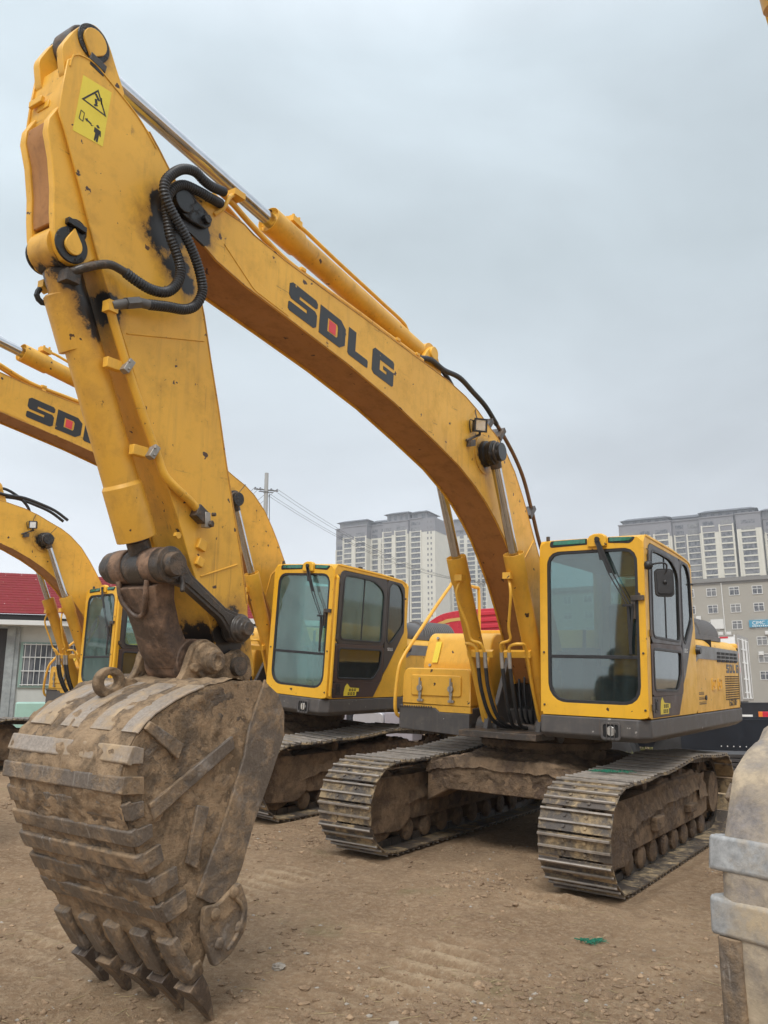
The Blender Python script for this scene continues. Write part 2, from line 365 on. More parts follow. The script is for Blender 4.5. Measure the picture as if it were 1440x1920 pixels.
# ================================================================== EXCAVATOR (x forward, y to its left, z up, metres)
BOOM_BOT = [(5.50, 4.24), (5.386, 4.208), (5.286, 4.162), (5.032, 4.10), (4.508, 4.02), (3.961, 3.932), (3.325, 3.805), (2.753, 3.65), (2.297, 3.515), (2.0, 3.39), (1.781, 3.275), (1.576, 3.135), (1.386, 2.975), (1.2, 2.77), (1.03, 2.57), (.86, 2.32), (.70, 2.05), (.56, 1.82), (.42, 1.60)]
BOOM_TOP = [(5.46, 4.50), (5.30, 4.505), (5.072, 4.50), (4.986, 4.469), (4.671, 4.425), (4.237, 4.386), (3.782, 4.352), (3.344, 4.312), (2.855, 4.268), (2.497, 4.235), (2.18, 4.18), (1.95, 4.11), (1.74, 4.022), (1.55, 3.95), (1.38, 3.855), (1.168, 3.682), (.986, 3.46), (.863, 3.289), (.751, 3.118), (.624, 2.93), (.50, 2.74), (.30, 2.42), (.12, 2.12), (-.02, 1.88)]
NOSE = [(5.58 + .125 * math.cos(R_(a)), 4.365 + .125 * math.sin(R_(a))) for a in (100, 75, 50, 25, 0, -25, -50, -75, -95)]
FOOT = [(.13 + .16 * math.cos(R_(a)), 1.75 + .16 * math.sin(R_(a))) for a in (160, 190, 220, 250, 280, 310)]
BOOM_P = BOOM_TOP[::-1] + NOSE + BOOM_BOT + FOOT[::-1]

def letter_shapes():
    S = [[(0, .05), (.05, 0), (.9, 0), (1, .1), (1, .5), (.92, .6), (.36, .6), (.36, .71), (.95, .71), (1, .76), (1, .92), (.93, 1), (.1, 1), (0, .9), (0, .53), (.08, .43), (.64, .43), (.64, .31), (.04, .31), (0, .27)]]
    D1 = [(0, 0), (0, 1), (.8, 1), (1, .8), (1, .2), (.8, 0)]; Dh = [(.3, .26), (.3, .74), (.66, .74), (.7, .66), (.7, .34), (.66, .26)]
    Lt = [[(.06, 0), (0, .06), (0, 1), (.3, 1), (.3, .3), (.78, .3), (.82, .26), (.82, .04), (.78, 0)]]
    G = [[(.1, 0), (0, .1), (0, .88), (.1, 1), (.93, 1), (.98, .94), (.98, .7), (.34, .7), (.34, .3), (.66, .3), (.66, .42), (.5, .42), (.5, .56), (.98, .56), (.98, .06), (.92, 0)]]
    return S, (D1, Dh), Lt, G
def logo(P, y0, y1, name, parent, mat, red=None, redmat=None):
    """P(a,b,i) maps letter i's unit square to x,z"""
    S, D, Lt, G = letter_shapes(); mb = MB()
    for i, sh in ((0, S), (2, Lt), (3, G)):
        for poly in sh: mb.py([P(a, b, i) for a, b in poly], y0, y1)
    o_, h_ = D; mb.ring([P(a, b, 1) for a, b in o_], [P(a, b, 1) for a, b in h_], (0, y0, 0), (1, 0, 0), (0, 0, 1), (0, y1 - y0, 0))
    o = mb.build(name, mat, parent)
    if red:
        r = MB(); r.py([P(a, b, 1) for a, b in ((.36, .3), (.36, .7), (.62, .7), (.62, .3))], y0, y1); r.build('red_square', redmat, o)
    return o

def text_mesh(txt, size, origin, ux, uy, name, mat, parent, depth=.003, xs=1.0):
    cu = bpy.data.curves.new(name, 'FONT'); cu.body = txt; cu.size = size; cu.extrude = depth / 2
    to = bpy.data.objects.new(name, cu); COL.objects.link(to)
    dg = bpy.context.evaluated_depsgraph_get(); me = bpy.data.meshes.new_from_object(to.evaluated_get(dg)); bpy.data.objects.remove(to)
    ux = Vector(ux).normalized(); uy = Vector(uy).normalized(); n = ux.cross(uy)
    M = Matrix((ux * xs, uy, n)).transposed().to_4x4(); M.translation = Vector(origin); me.transform(M)
    me.materials.clear(); me.materials.append(mat); me.name = name
    o = bpy.data.objects.new(name, me); COL.objects.link(o); o.parent = parent; return o

def hyd_cylinder(name, parent, head, rodend, split, r, rr_, y=0.0, gland=.32, collar=1.12, headr=.11, hw=.09, rodr=.1, rodw=.08, port=None, paintm=YARM):
    """head: pinned barrel end, split: where the rod leaves the barrel, rodend: pinned rod eye"""
    h = Vector((head[0], y, head[1])); e = Vector((rodend[0], y, rodend[1])); d = (e - h).normalized(); L_ = (Vector((split[0], y, split[1])) - h).dot(d)
    b = MB()
    b.lathe(h + d * headr * .6, d, [(0, r * .75), (.03, r), (L_ - gland - .05, r), (L_ - gland - .03, r * collar), (L_ - .03, r * collar), (L_ - .028, r * collar * .96), (L_ - headr * .6, r * collar * .9)], 28)
    b.cyl(h - Vector((0, hw, 0)), h + Vector((0, hw, 0)), headr, n=28)
    u = Vector((0, 1, 0)); w = d.cross(u)
    for i in range(10):
        t = 2 * math.pi * i / 10; b.bolt(h + d * (L_ - .018) + (u * math.cos(t) + w * math.sin(t)) * r * collar * .8, d, .015, .022)
    o = b.build(name, paintm, parent, bevel=.004)
    rd = MB(); s = h + d * (L_ - .02); rd.cyl(s, e - d * rodr * .7, rr_, n=28); rd.build('rod', CHROME, o)
    ey = MB(); ey.cyl(e - u * rodw, e + u * rodw, rodr, n=28); ey.cyl(e - d * rodr * 1.5, e - d * rodr * .6, rr_ * 1.12, n=20); ey.build('rod_eye', PINM, o, bevel=.008)
    return o

BACK1 = [(5.10, 1.66), (5.23, 1.68), (5.43, 1.65), (5.55, 1.615), (5.64, 1.58), (5.76, 1.52), (5.82, 1.475), (5.88, 1.41), (5.92, 1.34), (5.935, 1.25), (5.935, 1.17), (5.91, 1.08), (5.87, .99), (5.82, .89), (5.76, .78), (5.70, .68), (5.64, .58), (5.58, .49), (5.50, .36), (5.42, .25)]
BACK2 = [(5.10, 1.70), (5.40, 1.69), (5.60, 1.640), (5.66, 1.63), (5.69, 1.60), (5.76, 1.575), (5.833, 1.525), (5.869, 1.44), (5.895, 1.37), (5.91, 1.28), (5.915, 1.23), (5.912, 1.09), (5.905, .96), (5.88, .84), (5.83, .70), (5.75, .56), (5.65, .42), (5.52, .27)]
def make_bucket(E, old=False):
    # ---------------------------------------------------------- bucket
    YN, YF = .50, -.42
    BACK = BACK2 if old else BACK1
    SIDE = [(4.99, 1.66), (5.02, 1.685)] + BACK[1:] + [(5.34, .27), (5.29, .40), (5.22, .55), (5.15, .64), (5.12, .70), (5.04, .92), (4.92, 1.15), (4.825, 1.36), (4.83, 1.49), (4.89, 1.60)]
    b = MB(); ins = inset(SIDE, .035 if old else .012)
    for y0, y1 in ((YN - .03, YN - .005), (YF + .005, YF + .03)): b.py(SIDE if False else ins, y0, y1)
    sh = [Vector((p[0], 0, p[1])) for p in BACK]; n_ = []
    for i in range(len(sh)):
        t_ = (sh[min(i + 1, len(sh) - 1)] - sh[max(i - 1, 0)]).normalized(); n_.append(Vector((-t_.z, 0, t_.x)))
    NY = 14
    def shell(off):
        return [[b.v(p - m_ * off * -1 * -1 + Vector((0, YF + .012 + (YN - YF - .024) * j / NY, 0))) for j in range(NY + 1)] for p, m_ in zip(sh, n_)]
    O = shell(.03 if old else .006); I = shell(.045 if old else .03)
    for G_, fl in ((O, 0), (I, 1)):
        for i in range(len(G_) - 1):
            for j in range(NY): q = [G_[i][j], G_[i][j + 1], G_[i + 1][j + 1], G_[i + 1][j]]; b.face(q if fl else q[::-1])
    for i in range(len(O) - 1):
        b.face([O[i][0], O[i + 1][0], I[i + 1][0], I[i][0]]); b.face([O[i][NY], I[i][NY], I[i + 1][NY], O[i + 1][NY]])
    for j in range(NY): b.face([O[0][j], I[0][j], I[0][j + 1], O[0][j + 1]]); b.face([O[-1][j], O[-1][j + 1], I[-1][j + 1], I[-1][j]])
    bk = b.build('bucket', PALEB if old else BUCK, E, ang=40)
    b = MB(); NM = 150; NYM = 84; cum = [0]
    for p, q_ in zip(sh, sh[1:]): cum.append(cum[-1] + (q_ - p).length)
    rows = []
    for i in range(NM):
        s_ = cum[-1] * (.02 + .95 * i / (NM - 1)); k_ = max(j for j in range(len(sh) - 1) if cum[j] <= s_); f = (s_ - cum[k_]) / (cum[k_ + 1] - cum[k_]); p = sh[k_].lerp(sh[k_ + 1], f); m_ = n_[k_].lerp(n_[k_ + 1], f).normalized(); row = []
        for j in range(NYM):
            y = YF + .01 + (YN - YF - .02) * j / (NYM - 1); w = Vector((p.x * 1.0, y, p.z)); h_ = (.0035 + .020 * noise.noise(w * 5) + .012 * noise.noise(w * 17) + .005 * noise.noise(w * 46)) * (.45 if old else 1); ed = min(y - YF, YN - y); h_ -= (max(0, .045 - ed) ** 2 / .045 * .7 if old else 0); h_ += .006 if old else 0; row.append(b.v(p + m_ * (max(-.012, h_) - .003) + Vector((0, y, 0))))
        rows.append(row)
    for A, B in zip(rows, rows[1:]):
        for j in range(NYM - 1): b.face([A[j], A[j + 1], B[j + 1], B[j]])
    b.build('dried_mud', PALEB if old else BUCK, bk, ang=180)
    def inside(x, z, P):
        c_ = False
        for i in range(len(P)):
            (x1, z1), (x2, z2) = P[i], P[i - 1]
            if (z1 > z) != (z2 > z) and x < (x2 - x1) * (z - z1) / (z2 - z1) + x1: c_ = not c_
        return c_
    b = MB(); g = {}; ZR = inset(SIDE, .02)
    for i in range(92):
        for j in range(122):
            x, z = 4.83 + i * .0125, .24 + j * .0125
            if inside(x, z, ZR): w = Vector((x, .5, z)); h_ = .003 + .016 * noise.noise(w * 6 + Vector((3, 0, 0))) + .010 * noise.noise(w * 19) + .004 * noise.noise(w * 50); g[i, j] = b.v((x, YN - .010 + max(-.004, h_), z))
    for (i, j) in list(g):
        q4 = [g.get((i, j)), g.get((i + 1, j)), g.get((i + 1, j + 1)), g.get((i, j + 1))]
        if all(q4): b.face(q4)
    b.build('side_mud', BUCK, bk, ang=180)
    out_n = [m_ if m_.x > 0 or m_.z > 0 else -m_ for m_ in n_]
    out_n = [(-m_ if (p + m_ - Vector((5.35, 0, 1.0))).length < (p - Vector((5.35, 0, 1.0))).length else m_) for p, m_ in zip(sh, n_)]
    def on_back(u):                 # u in index units along BACK
        i = min(int(u), len(sh) - 2); f = u - i; return sh[i].lerp(sh[i + 1], f), out_n[i].lerp(out_n[i + 1], f).normalized()
    def strip_along(mb, us, y0, y1, th, nx=1, sink=.004, chamf=.006):
        ra = []
        for u in us:
            p, m_ = on_back(u); row = []
            for (y, h_) in ((y0, -sink), (y0, th - chamf), (y0 + chamf, th), (y1 - chamf, th), (y1, th - chamf), (y1, -sink)): row.append(mb.v(p + m_ * h_ + Vector((0, y, 0))))
            ra.append(row)
        for A, B in zip(ra, ra[1:]):
            for i in range(6): j = (i + 1) % 6; mb.face([A[i], A[j], B[j], B[i]])
        mb.face(ra[0][::-1]); mb.face(ra[-1])
    # ribs lengthways over the top
    for y0, y1 in (((-.36, -.18), (-.10, .05), (.14, .30), (.38, .50)) if not old else ()):
        q = MB(); strip_along(q, [2.2, 3, 4, 5, 6, 6.7], y0, y1, .008); q.build('top_wear_plate', HEEL, bk)
    bands = [((5.90, 1.375), (5.928, 1.295), (5.83, 1.36), (5.83, 1.29)), ((5.94, 1.24), (5.945, 1.16), (5.82, 1.23), (5.81, 1.15)), ((5.915, 1.115), (5.88, 1.035), (5.81, 1.12), (5.80, 1.05)), ((5.87, .99), (5.835, .915), (5.75, 1.01), (5.74, .95)), ((5.82, .87), (5.775, .79), (5.69, .91), (5.66, .83)), ((5.745, .75), (5.695, .67), (5.58, .79), (5.56, .71)), ((5.67, .625), (5.61, .54), (5.51, .67), (5.49, .58))]
    if old: bands = [((5.897, 1.37), (5.908, 1.29), (5.80, 1.36), (5.80, 1.28)), ((5.912, 1.232), (5.912, 1.146), (5.80, 1.225), (5.80, 1.14))]
    rb = random.Random(2)
    if old:
        for y0, y1 in ((-.418, -.36), (-.10, -.02), (.18, .26), (.44, .50)): q = MB(); strip_along(q, [10.6, 11, 12, 13, 14, 15], y0, y1, .014); q.build('lengthwise_rib', STRIP, bk, bevel=.003)
        for u0, u1 in ((12.3, 13.0), (14.0, 14.7)): q = MB(); strip_along(q, [u0, (u0 + u1) / 2, u1], -.355, .435, .010); q.build('wear_strip', STRIP, bk, bevel=.003)
    for i, (t0, t1, w0, w1) in enumerate(bands):
        q = MB(); a, c_ = Vector((t0[0], 0, t0[1])), Vector((t1[0], 0, t1[1])); t_ = (c_ - a).normalized(); m_ = Vector((-t_.z, 0, t_.x)); m_ = m_ if m_.dot((a + c_) / 2 - Vector((5.35, 0, 1.0))) > 0 else -m_
        th = .014 if old else .010; ch = .006
        prof = [a - m_ * .03, a + m_ * (th - ch), a + t_ * ch + m_ * th, c_ - t_ * ch + m_ * th, c_ + m_ * (th - ch), c_ - m_ * .03]
        ys = [YF - .018, YF - .01] + [YF + (YN - YF) * j / 8 for j in range(1, 8)] + [YN + .004, YN + .018]
        rows = []
        for j, y in enumerate(ys):
            sc_ = .35 if j in (0, len(ys) - 1) else 1; wob = rb.uniform(-.003, .002)
            rows.append([q.v(p + Vector((0, y, 0)) - (m_ * (.016 * (1 - sc_)) if k_ in (1, 2, 3, 4) else Vector()) + m_ * (wob if k_ in (1, 2, 3, 4) else 0)) for k_, p in enumerate(prof)])
        for A, B in zip(rows, rows[1:]):
            for k_ in range(6): l_ = (k_ + 1) % 6; q.face([A[k_], A[l_], B[l_], B[k_]])
        q.face(rows[0][::-1]); q.face(rows[-1])
        for yy0, yy1 in ((YN - .006, YN + .017), (YF + .006, YF - .017)):
            q.py([(t0[0] - .012, t0[1]), w0, w1, (t1[0] - .012, t1[1])], yy0, yy1)
        q.build('wear_strip', PALE if old else (HEEL if i == 0 else STRIP), bk, bevel=.012 if old else .003, seg=4 if old else 2)
    for yy0, yy1, sg in ((YN - .006, YN + .014, 1), (YF + .006, YF - .014, -1)):
        for nm, pg, th in (('side_wear_bar', [(5.83, 1.45), (5.80, 1.485), (5.58, 1.365), (5.61, 1.29)], .016), ('side_wear_bar', [(5.77, 1.10), (5.74, 1.02), (5.22, 1.32), (5.24, 1.385)], .016), ('side_wear_bar', [(5.51, .79), (5.44, .75), (5.38, 1.04), (5.46, 1.06)], .014)):
            q = MB(); q.py(pg, yy0, yy1 + sg * (th - .014)); q.build(nm, STRIP, bk, bevel=.005)
        q = MB(); q.py([(5.00, 1.68), (4.985, 1.655), (4.885, 1.595), (4.827, 1.49), (4.822, 1.36), (4.915, 1.15), (5.035, .92), (5.115, .70), (5.15, .64), (5.22, .55), (5.34, .57), (5.43, .62), (5.28, .92), (5.14, 1.27), (5.11, 1.43)], yy0, yy1 - sg * .002); q.build('side_edge_plate', STRIP, bk, bevel=.005)
        q = MB(); cp = rpoly([(5.15, .645), (5.085, .52), (5.09, .40), (5.19, .30), (5.31, .265), (5.40, .44), (5.40, .57), (5.30, .56)], .03); q.py(cp, yy1 - sg * .004, yy1 + sg * .026)
        for bx, bz in ((5.325, .52), (5.20, .60), (5.285, .375), (5.15, .42)): q.lathe((bx, yy1 + sg * .024, bz), (0, sg, 0), [(0, .032), (.012, .03), (.02, .016)], 14)
        q.tube([(5.20, yy1 + sg * .03, .585), (5.13, yy1 + sg * .034, .50), (5.16, yy1 + sg * .032, .40), (5.23, yy1 + sg * .03, .33)], .012, 6, .03)
        q.build('side_cutter', STRIP, bk, bevel=.005)
    # adapters and teeth
    for i, yc in enumerate((-.365, -.155, .05, .255, .455)):
        q = MB(); strip_along(q, [len(sh) - 2.7, len(sh) - 2, len(sh) - 1.4, len(sh) - 1], yc - .060, yc + .060, .035, sink=.02, chamf=.012)
        q.prism([(-.06, 0), (.06, 0), (.055, .07), (.02, .12), (-.02, .12), (-.055, .07)], (5.455, yc, .285), (0, 1, 0), (-.45, 0, -.89), (-.075, 0, .035)); ad = q.build('tooth_adapter', STRIP, bk, bevel=.006)
        tx, tz = 5.235 + rb.uniform(-.012, .012), rb.uniform(-.05, -.01)
        q = MB(); b0 = Vector((5.40, yc, .215)); tip = Vector((tx, yc, tz)); d_ = (tip - b0).normalized(); m_ = Vector((-d_.z, 0, d_.x)) * -1; sy = Vector((0, 1, 0))
        sec = [(0, .060, .055), (.3, .054, .046), (.55, .042, .032), (.8, .030, .020), (1.0, .016, .008)]; Ln = (tip - b0).length; rows = []
        for f, hy, hz in sec:
            c_ = b0 + d_ * Ln * f + m_ * (.012 * math.sin(f * 3.1)); rows.append([q.v(c_ + sy * hy * .85 + m_ * hz), q.v(c_ - sy * hy * .85 + m_ * hz), q.v(c_ - sy * hy - m_ * hz), q.v(c_ + sy * hy - m_ * hz)])
        for A, B in zip(rows, rows[1:]):
            for k_ in range(4): l_ = (k_ + 1) % 4; q.face([A[k_], A[l_], B[l_], B[k_]])
        q.face(rows[0][::-1]); q.face(rows[-1]); q.cyl(b0 + d_ * .06 - sy * .052, b0 + d_ * .06 + sy * .052, .012, n=10); q.build('bucket_tooth', TOOTHM, bk, bevel=.004)
    # ears, hook, pins
    for yy in (.20, -.20):
        q = MB(); ear = rpoly([(5.46, 1.60), (5.40, 1.64), (5.34, 1.70), (5.31, 1.79), (5.28, 1.86), (5.20, 1.90), (5.10, 1.86), (5.03, 1.80), (4.93, 1.85), (4.83, 1.80), (4.80, 1.70), (4.86, 1.62), (5.1, 1.60)], .03)
        q.py(ear, yy - .022, yy + .022); sgn = 1 if yy > 0 else -1
        q.lathe((5.185, yy + sgn * .015, 1.775), (0, sgn, 0), [(0, .105), (.03, .102), (.035, .075), (.075, .073), (.08, .06), (.10, .058), (.102, .03), (.095, .02)], 28); q.bolt((5.28, yy + sgn * .02, 1.735), (0, sgn, 0), .028, .03); q.build('bucket_ear', BUCK, bk, bevel=.008)
    q = MB(); q.cyl((5.185, -.24, 1.775), (5.185, .30, 1.775), .055, n=24); q.cyl((4.94, -.24, 1.745), (4.94, .26, 1.745), .055, n=24); q.build('bucket_pin', PINM, bk)
    q = MB(); cc = [(math.cos(2 * math.pi * i / 24), math.sin(2 * math.pi * i / 24)) for i in range(24)]
    q.ring([(5.635 + .092 * a, 1.648 + .082 * c) for a, c in cc], [(5.635 + .045 * a, 1.652 + .038 * c) for a, c in cc], (0, -.06, 0), (1, 0, 0), (0, 0, 1), (0, .05, 0))
    q.py(rpoly([(5.565, 1.60), (5.56, 1.67), (5.48, 1.67), (5.42, 1.63), (5.44, 1.60)], .02), -.058, -.012); q.build('lifting_eye', BUCK, bk, bevel=.008)
    return bk

def excavator_proto():
    E = empty('excavator')
    part = lambda mb, n, m, p=E, **k: mb.build(n, m, p, **k)
    # ---------------------------------------------------------- undercarriage
    b = MB()
    for s in (1, -1):       # bent cross legs, front and rear
        b.px([(-.86, .42), (-.86, .80), (-.45, .88), (.45, .88), (.86, .80), (.86, .42), (.60, .56), (-.60, .56)], s * .62 if s > 0 else -1.0, 1.0 if s > 0 else -.62)
    b.box(-.62, .62, -.62, .62, .56, .87)
    xf = part(b, 'cross_frame', FRAMEM, bevel=.015)
    b = MB(); rows = []
    for i in range(100):
        y = -.86 + i * .01737; row = []
        for j in range(40):
            x = 1.03 - .60 * j / 39; w = Vector((x * 1.1, y, 4)); d_ = (x * x + y * y) ** .5; zt = .88 - .08 * max(0, abs(y) - .45) / .41
            z = zt + .012 + max(-.02, noise.noise(w * 5) * .03 + noise.noise(w * 13) * .016 + noise.noise(w * 37) * .008) + .05 * math.exp(-((d_ - .72) / .10) ** 2)
            if j < 2: z -= .10 * (2 - j) / 2
            row.append(b.v((x, y, z)))
        rows.append(row)
    for A, B in zip(rows, rows[1:]):
        for j in range(39): b.face([A[j], A[j + 1], B[j + 1], B[j]])
    b.build('caked_mud', FRAMEM, xf, ang=180)
    b = MB(); rows = []
    for i in range(120):
        y = -.80 + i * .01345; row = []
        for j in range(24):
            zl = .57 - .1 * max(0, abs(y) - .55); z = zl + (.86 - zl) * j / 23; w = Vector((y, z * 1.2, 9)); row.append(b.v((1.0 + max(-.002, noise.noise(w * 6) * .016 + noise.noise(w * 17) * .009 + noise.noise(w * 45) * .004 + .003), y, z)))
        rows.append(row)
    for A, B in zip(rows, rows[1:]):
        for j in range(23): b.face([A[j], A[j + 1], B[j + 1], B[j]])
    b.build('caked_mud', FRAMEM, xf, ang=180)
    b = MB(); b.cyl((0, 0, .87), (0, 0, .97), .62, n=64); b.cyl((0, 0, .97), (0, 0, 1.04), .68, n=64); b.cyl((0, 0, 1.04), (0, 0, 1.10), .64, n=64)
    for i in range(36): t = 2 * math.pi * i / 36; b.bolt((.655 * math.cos(t), .655 * math.sin(t), .97), (0, 0, -1), .014, .02)
    part(b, 'slewing_ring', FRAMEM, bevel=.004)
    # track path (outer face of the links), clockwise from above the idler
    path = []
    for a in range(90, -91, -10): path.append((1.63 + .405 * math.cos(R_(a)), .435 + .405 * math.sin(R_(a)) * .97))
    for xx in np.linspace(1.5, -1.6, 24): path.append((float(xx), .032))
    for a in range(-90, -271, -10): path.append((-1.75 + .395 * math.cos(R_(a)), .435 + .40 * math.sin(R_(a))))
    for xx, zz in ((-1.6, .835), (-1.3, .85), (-1.0, .875), (-.7, .895), (-.4, .895), (-.1, .87), (.2, .85), (.5, .835), (.75, .845), (1.0, .83), (1.3, .828), (1.5, .835)): path.append((xx, zz))
    pv = [Vector((p[0], 0, p[1])) for p in path]; pv.append(pv[0]); seg = [(pv[i + 1] - pv[i]).length for i in range(len(pv) - 1)]; tot = sum(seg)
    NS = 50
    sm = MB(); hw = .30                                   # one triple-grouser shoe, local x = travel, y = width, z = outward
    sm.m(0).box(-.086, .088, -hw, hw, .0, .012)
    for gx, gh in ((-.070, .038), (.020, .034)):
        sm.m(0).box(gx - .011, gx + .011, -hw + .005, hw - .005, .010, gh - .012); sm.m(1).prism([(-.0105, gh - .012), (.0105, gh - .012), (.007, gh), (-.007, gh)], (gx, -hw + .004, 0), (1, 0, 0), (0, 0, 1), (0, 2 * hw - .008, 0))
    for gy in (-.09, .09):
        sm.m(0)
        for gx in (-.035, .052): sm.bolt((gx, gy, .011), (0, 0, 1), .015, .012)
    shoe_o = sm.build('track_shoe', [TRACKM, GROUS]); shoe_me = shoe_o.data; bpy.data.objects.remove(shoe_o)
    for s in (1, -1):
        yc = 1.12 * s; b = MB()
        for i in range(NS):                              # paired chain links under every shoe
            c_, tg = path_at(pv, seg, tot * (i + .5) / NS); nrm = Vector((0, 1, 0)).cross(tg) * -1
            for q in (-.085, .085): b.obox(c_ + Vector((0, yc + q, 0)) - nrm * .035, tg * .086, (0, .018, 0), nrm * .034)
            b.cyl(c_ + Vector((0, yc - .09, 0)) - nrm * .03 + tg * .08, c_ + Vector((0, yc + .09, 0)) - nrm * .03 + tg * .08, .022, n=8)
        ch = part(b, 'crawler_track', PINM)
        for i in range(NS):
            c_, tg = path_at(pv, seg, tot * (i + .5) / NS); nrm = Vector((0, 1, 0)).cross(tg) * -1
            o = bpy.data.objects.new('track_shoe', shoe_me); COL.objects.link(o); o.parent = ch
            M = Matrix((tg, Vector((0, 1, 0)), nrm)).transposed().to_4x4(); M.translation = c_ + Vector((0, yc, 0)); o.matrix_local = M
        b = MB()                                         # track frame with idler guards
        b.py([(1.25, .30), (1.25, .56), (.9, .68), (.1, .72), (-1.1, .70), (-1.4, .56), (-1.4, .28), (-1.2, .25), (1.1, .25)], yc - .16, yc + .16)
        for q in (-.185, .155): b.py(rpoly([(1.18, .26), (1.22, .60), (1.42, .70), (1.78, .70), (1.92, .58), (1.96, .36), (1.86, .20), (1.36, .17)], .06), yc + q, yc + q + .03)
        b.box(.35, .62, yc + s * .16, yc + s * .22, .34, .46); b.box(-.75, -.5, yc + s * .16, yc + s * .23, .36, .44)
        fr = part(b, 'track_frame', FRAMEM, bevel=.012)
        def ftop(x): return .70 if -1.0 < x < .3 else (.68 - (x - .3) * .10 if x >= .3 else .60)
        b = MB(); rows = []
        for i in range(110):
            x = -1.35 + i * .0245; row = []
            for j in range(34):
                t_ = j / 33; y = yc - .19 + .38 * t_; edge = min(t_, 1 - t_) * 2; w = Vector((x, y, s)); n3 = noise.noise(w * 4) * .05 + noise.noise(w * 11) * .03 + noise.noise(w * 31) * .012
                z = ftop(x) - .20 * max(0, .28 - edge) / .28 + .035 + n3 * (.6 + edge * .6); row.append(b.v((x, y, z)))
            rows.append(row)
        for A, B in zip(rows, rows[1:]):
            for j in range(33): b.face([A[j], A[j + 1], B[j + 1], B[j]])
        b.build('caked_mud', FRAMEM, fr, ang=180)
        for q_, sg_ in ((yc + .161, 1), (yc - .161, -1)):
            b = MB(); rows = []
            for i in range(120):
                x = -1.3 + i * .0262; row = []
                for j in range(20): z = .29 + .40 * j / 19; w = Vector((x, z, s * 3 + sg_)); h_ = max(0, noise.noise(w * 5) * .022 + noise.noise(w * 14) * .012 + noise.noise(w * 40) * .005 + .001); row.append(b.v((x, q_ + sg_ * (h_ - .003), z)))
                rows.append(row)
            for A, B in zip(rows, rows[1:]):
                for j in range(19): b.face([A[j], A[j + 1], B[j + 1], B[j]])
            b.build('caked_mud', FRAMEM, fr, ang=180)
        w = MB(); w.cyl((1.63, yc - .13, .435), (1.63, yc + .13, .435), .335, n=40); w.cyl((1.63, yc - .06, .435), (1.63, yc + .06, .435), .375, n=40); w.build('idler_wheel', FRAMEM, fr, bevel=.01)
        w = MB(); w.cyl((-1.75, yc - .15, .435), (-1.75, yc + .15, .435), .22, n=32)
        teeth = [((.355 if i % 2 else .30) * math.cos(math.pi * i / 21), (.355 if i % 2 else .30) * math.sin(math.pi * i / 21)) for i in range(42)]
        w.prism(teeth, (-1.75, yc - .03, .435), (1, 0, 0), (0, 0, 1), (0, .06, 0)); w.build('drive_sprocket', FRAMEM, fr, bevel=.004)
        for xx in np.linspace(1.15, -1.25, 8):
            w = MB(); w.lathe((float(xx), yc - .15, .155), (0, 1, 0), [(0, .07), (.02, .105), (.05, .105), (.055, .085), (.245, .085), (.25, .105), (.28, .105), (.30, .07)], 20); w.build('track_roller', FRAMEM, fr)
        for xx in (.62, -.55):
            w = MB(); w.cyl((xx, yc - .12, .735), (xx, yc + .12, .735), .062, n=20); w.box(xx - .05, xx + .05, yc - .03, yc + .03, .58, .70); w.build('carrier_roller', FRAMEM, fr)
    # ---------------------------------------------------------- revolving deck
    b = MB()
    out_ = [(1.14, .45), (1.14, 1.36), (1.05, 1.455), (-2.2, 1.455), (-2.64, 1.44), (-2.76, 1.25), (-2.8, .6), (-2.83, 0), (-2.8, -.6), (-2.68, -1.1), (-2.5, -1.33), (-2.2, -1.4), (.72, -1.4), (.72, -.5), (.34, -.44), (.34, .45)]
    low = [(1.09, .48), (1.09, 1.34), (1.02, 1.40), (-2.1, 1.40), (-2.55, 1.38), (-2.68, 1.18), (-2.7, .6), (-2.74, 0), (-2.7, -.6), (-2.6, -1.05), (-2.4, -1.26), (-2.1, -1.34), (.68, -1.34), (.68, -.53), (.32, -.46), (.32, .48)]
    A = [b.v((p[0], p[1], 1.345)) for p in out_]; B = [b.v((p[0], p[1], 1.19)) for p in out_]; Cc = [b.v((p[0], p[1], 1.145)) for p in low]
    for X_, Y_ in ((A, B), (B, Cc)):
        for i in range(len(A)): j = (i + 1) % len(A); b.face([X_[i], X_[j], Y_[j], Y_[i]])
    b.face(A); b.face(Cc[::-1])
    dk = part(b, 'deck_skirt', SKIRT, bevel=.012)
    b = MB(); b.box(-2.2, .9, -.42, .42, 1.09, 1.15); b.box(.34, 1.18, -.40, .42, 1.10, 1.16); part(b, 'deck_floor', PINM, bevel=.005)
    b = MB(); b.m(1).box(1.120, 1.146, 1.045, 1.195, 1.175, 1.30); b.m(0).ring(rr(1.03, 1.21, 1.16, 1.315, .03), rr(1.05, 1.19, 1.18, 1.295, .02), (1.139, 0, 0), (0, 1, 0), (0, 0, 1), (.016, 0, 0))
    for yy in (1.085, 1.12, 1.155): b.cyl((1.158, yy, 1.165), (1.158, yy, 1.31), .004, n=6)
    b.m(2).cyl((1.13, 1.12, 1.237), (1.152, 1.12, 1.237), .042, n=20); b.build('deck_lamp', [SKIRT, DARKIN, LAMPG], dk, bevel=.002)
    # boom foot brackets, slew centre clutter
    b = MB()
    for y0, y1 in ((-.31, -.26), (.26, .31)): b.py(rpoly([(-.35, 1.1), (-.18, 1.95), (.28, 1.95), (.60, 1.40), (.80, 1.30), (.86, 1.10)], .05), y0, y1)
    b.box(-.5, -.44, -.42, .42, 1.15, 2.0); b.box(-.44, -.1, -.2, .2, 1.16, 1.45); b.obox((.02, 0, 1.50), (.015, 0, -.03), (0, .24, 0), (.05, 0, .24))
    b.cyl((.12, -.33, 1.75), (.12, .33, 1.75), .07); part(b, 'boom_mount', SKIRT, bevel=.008)
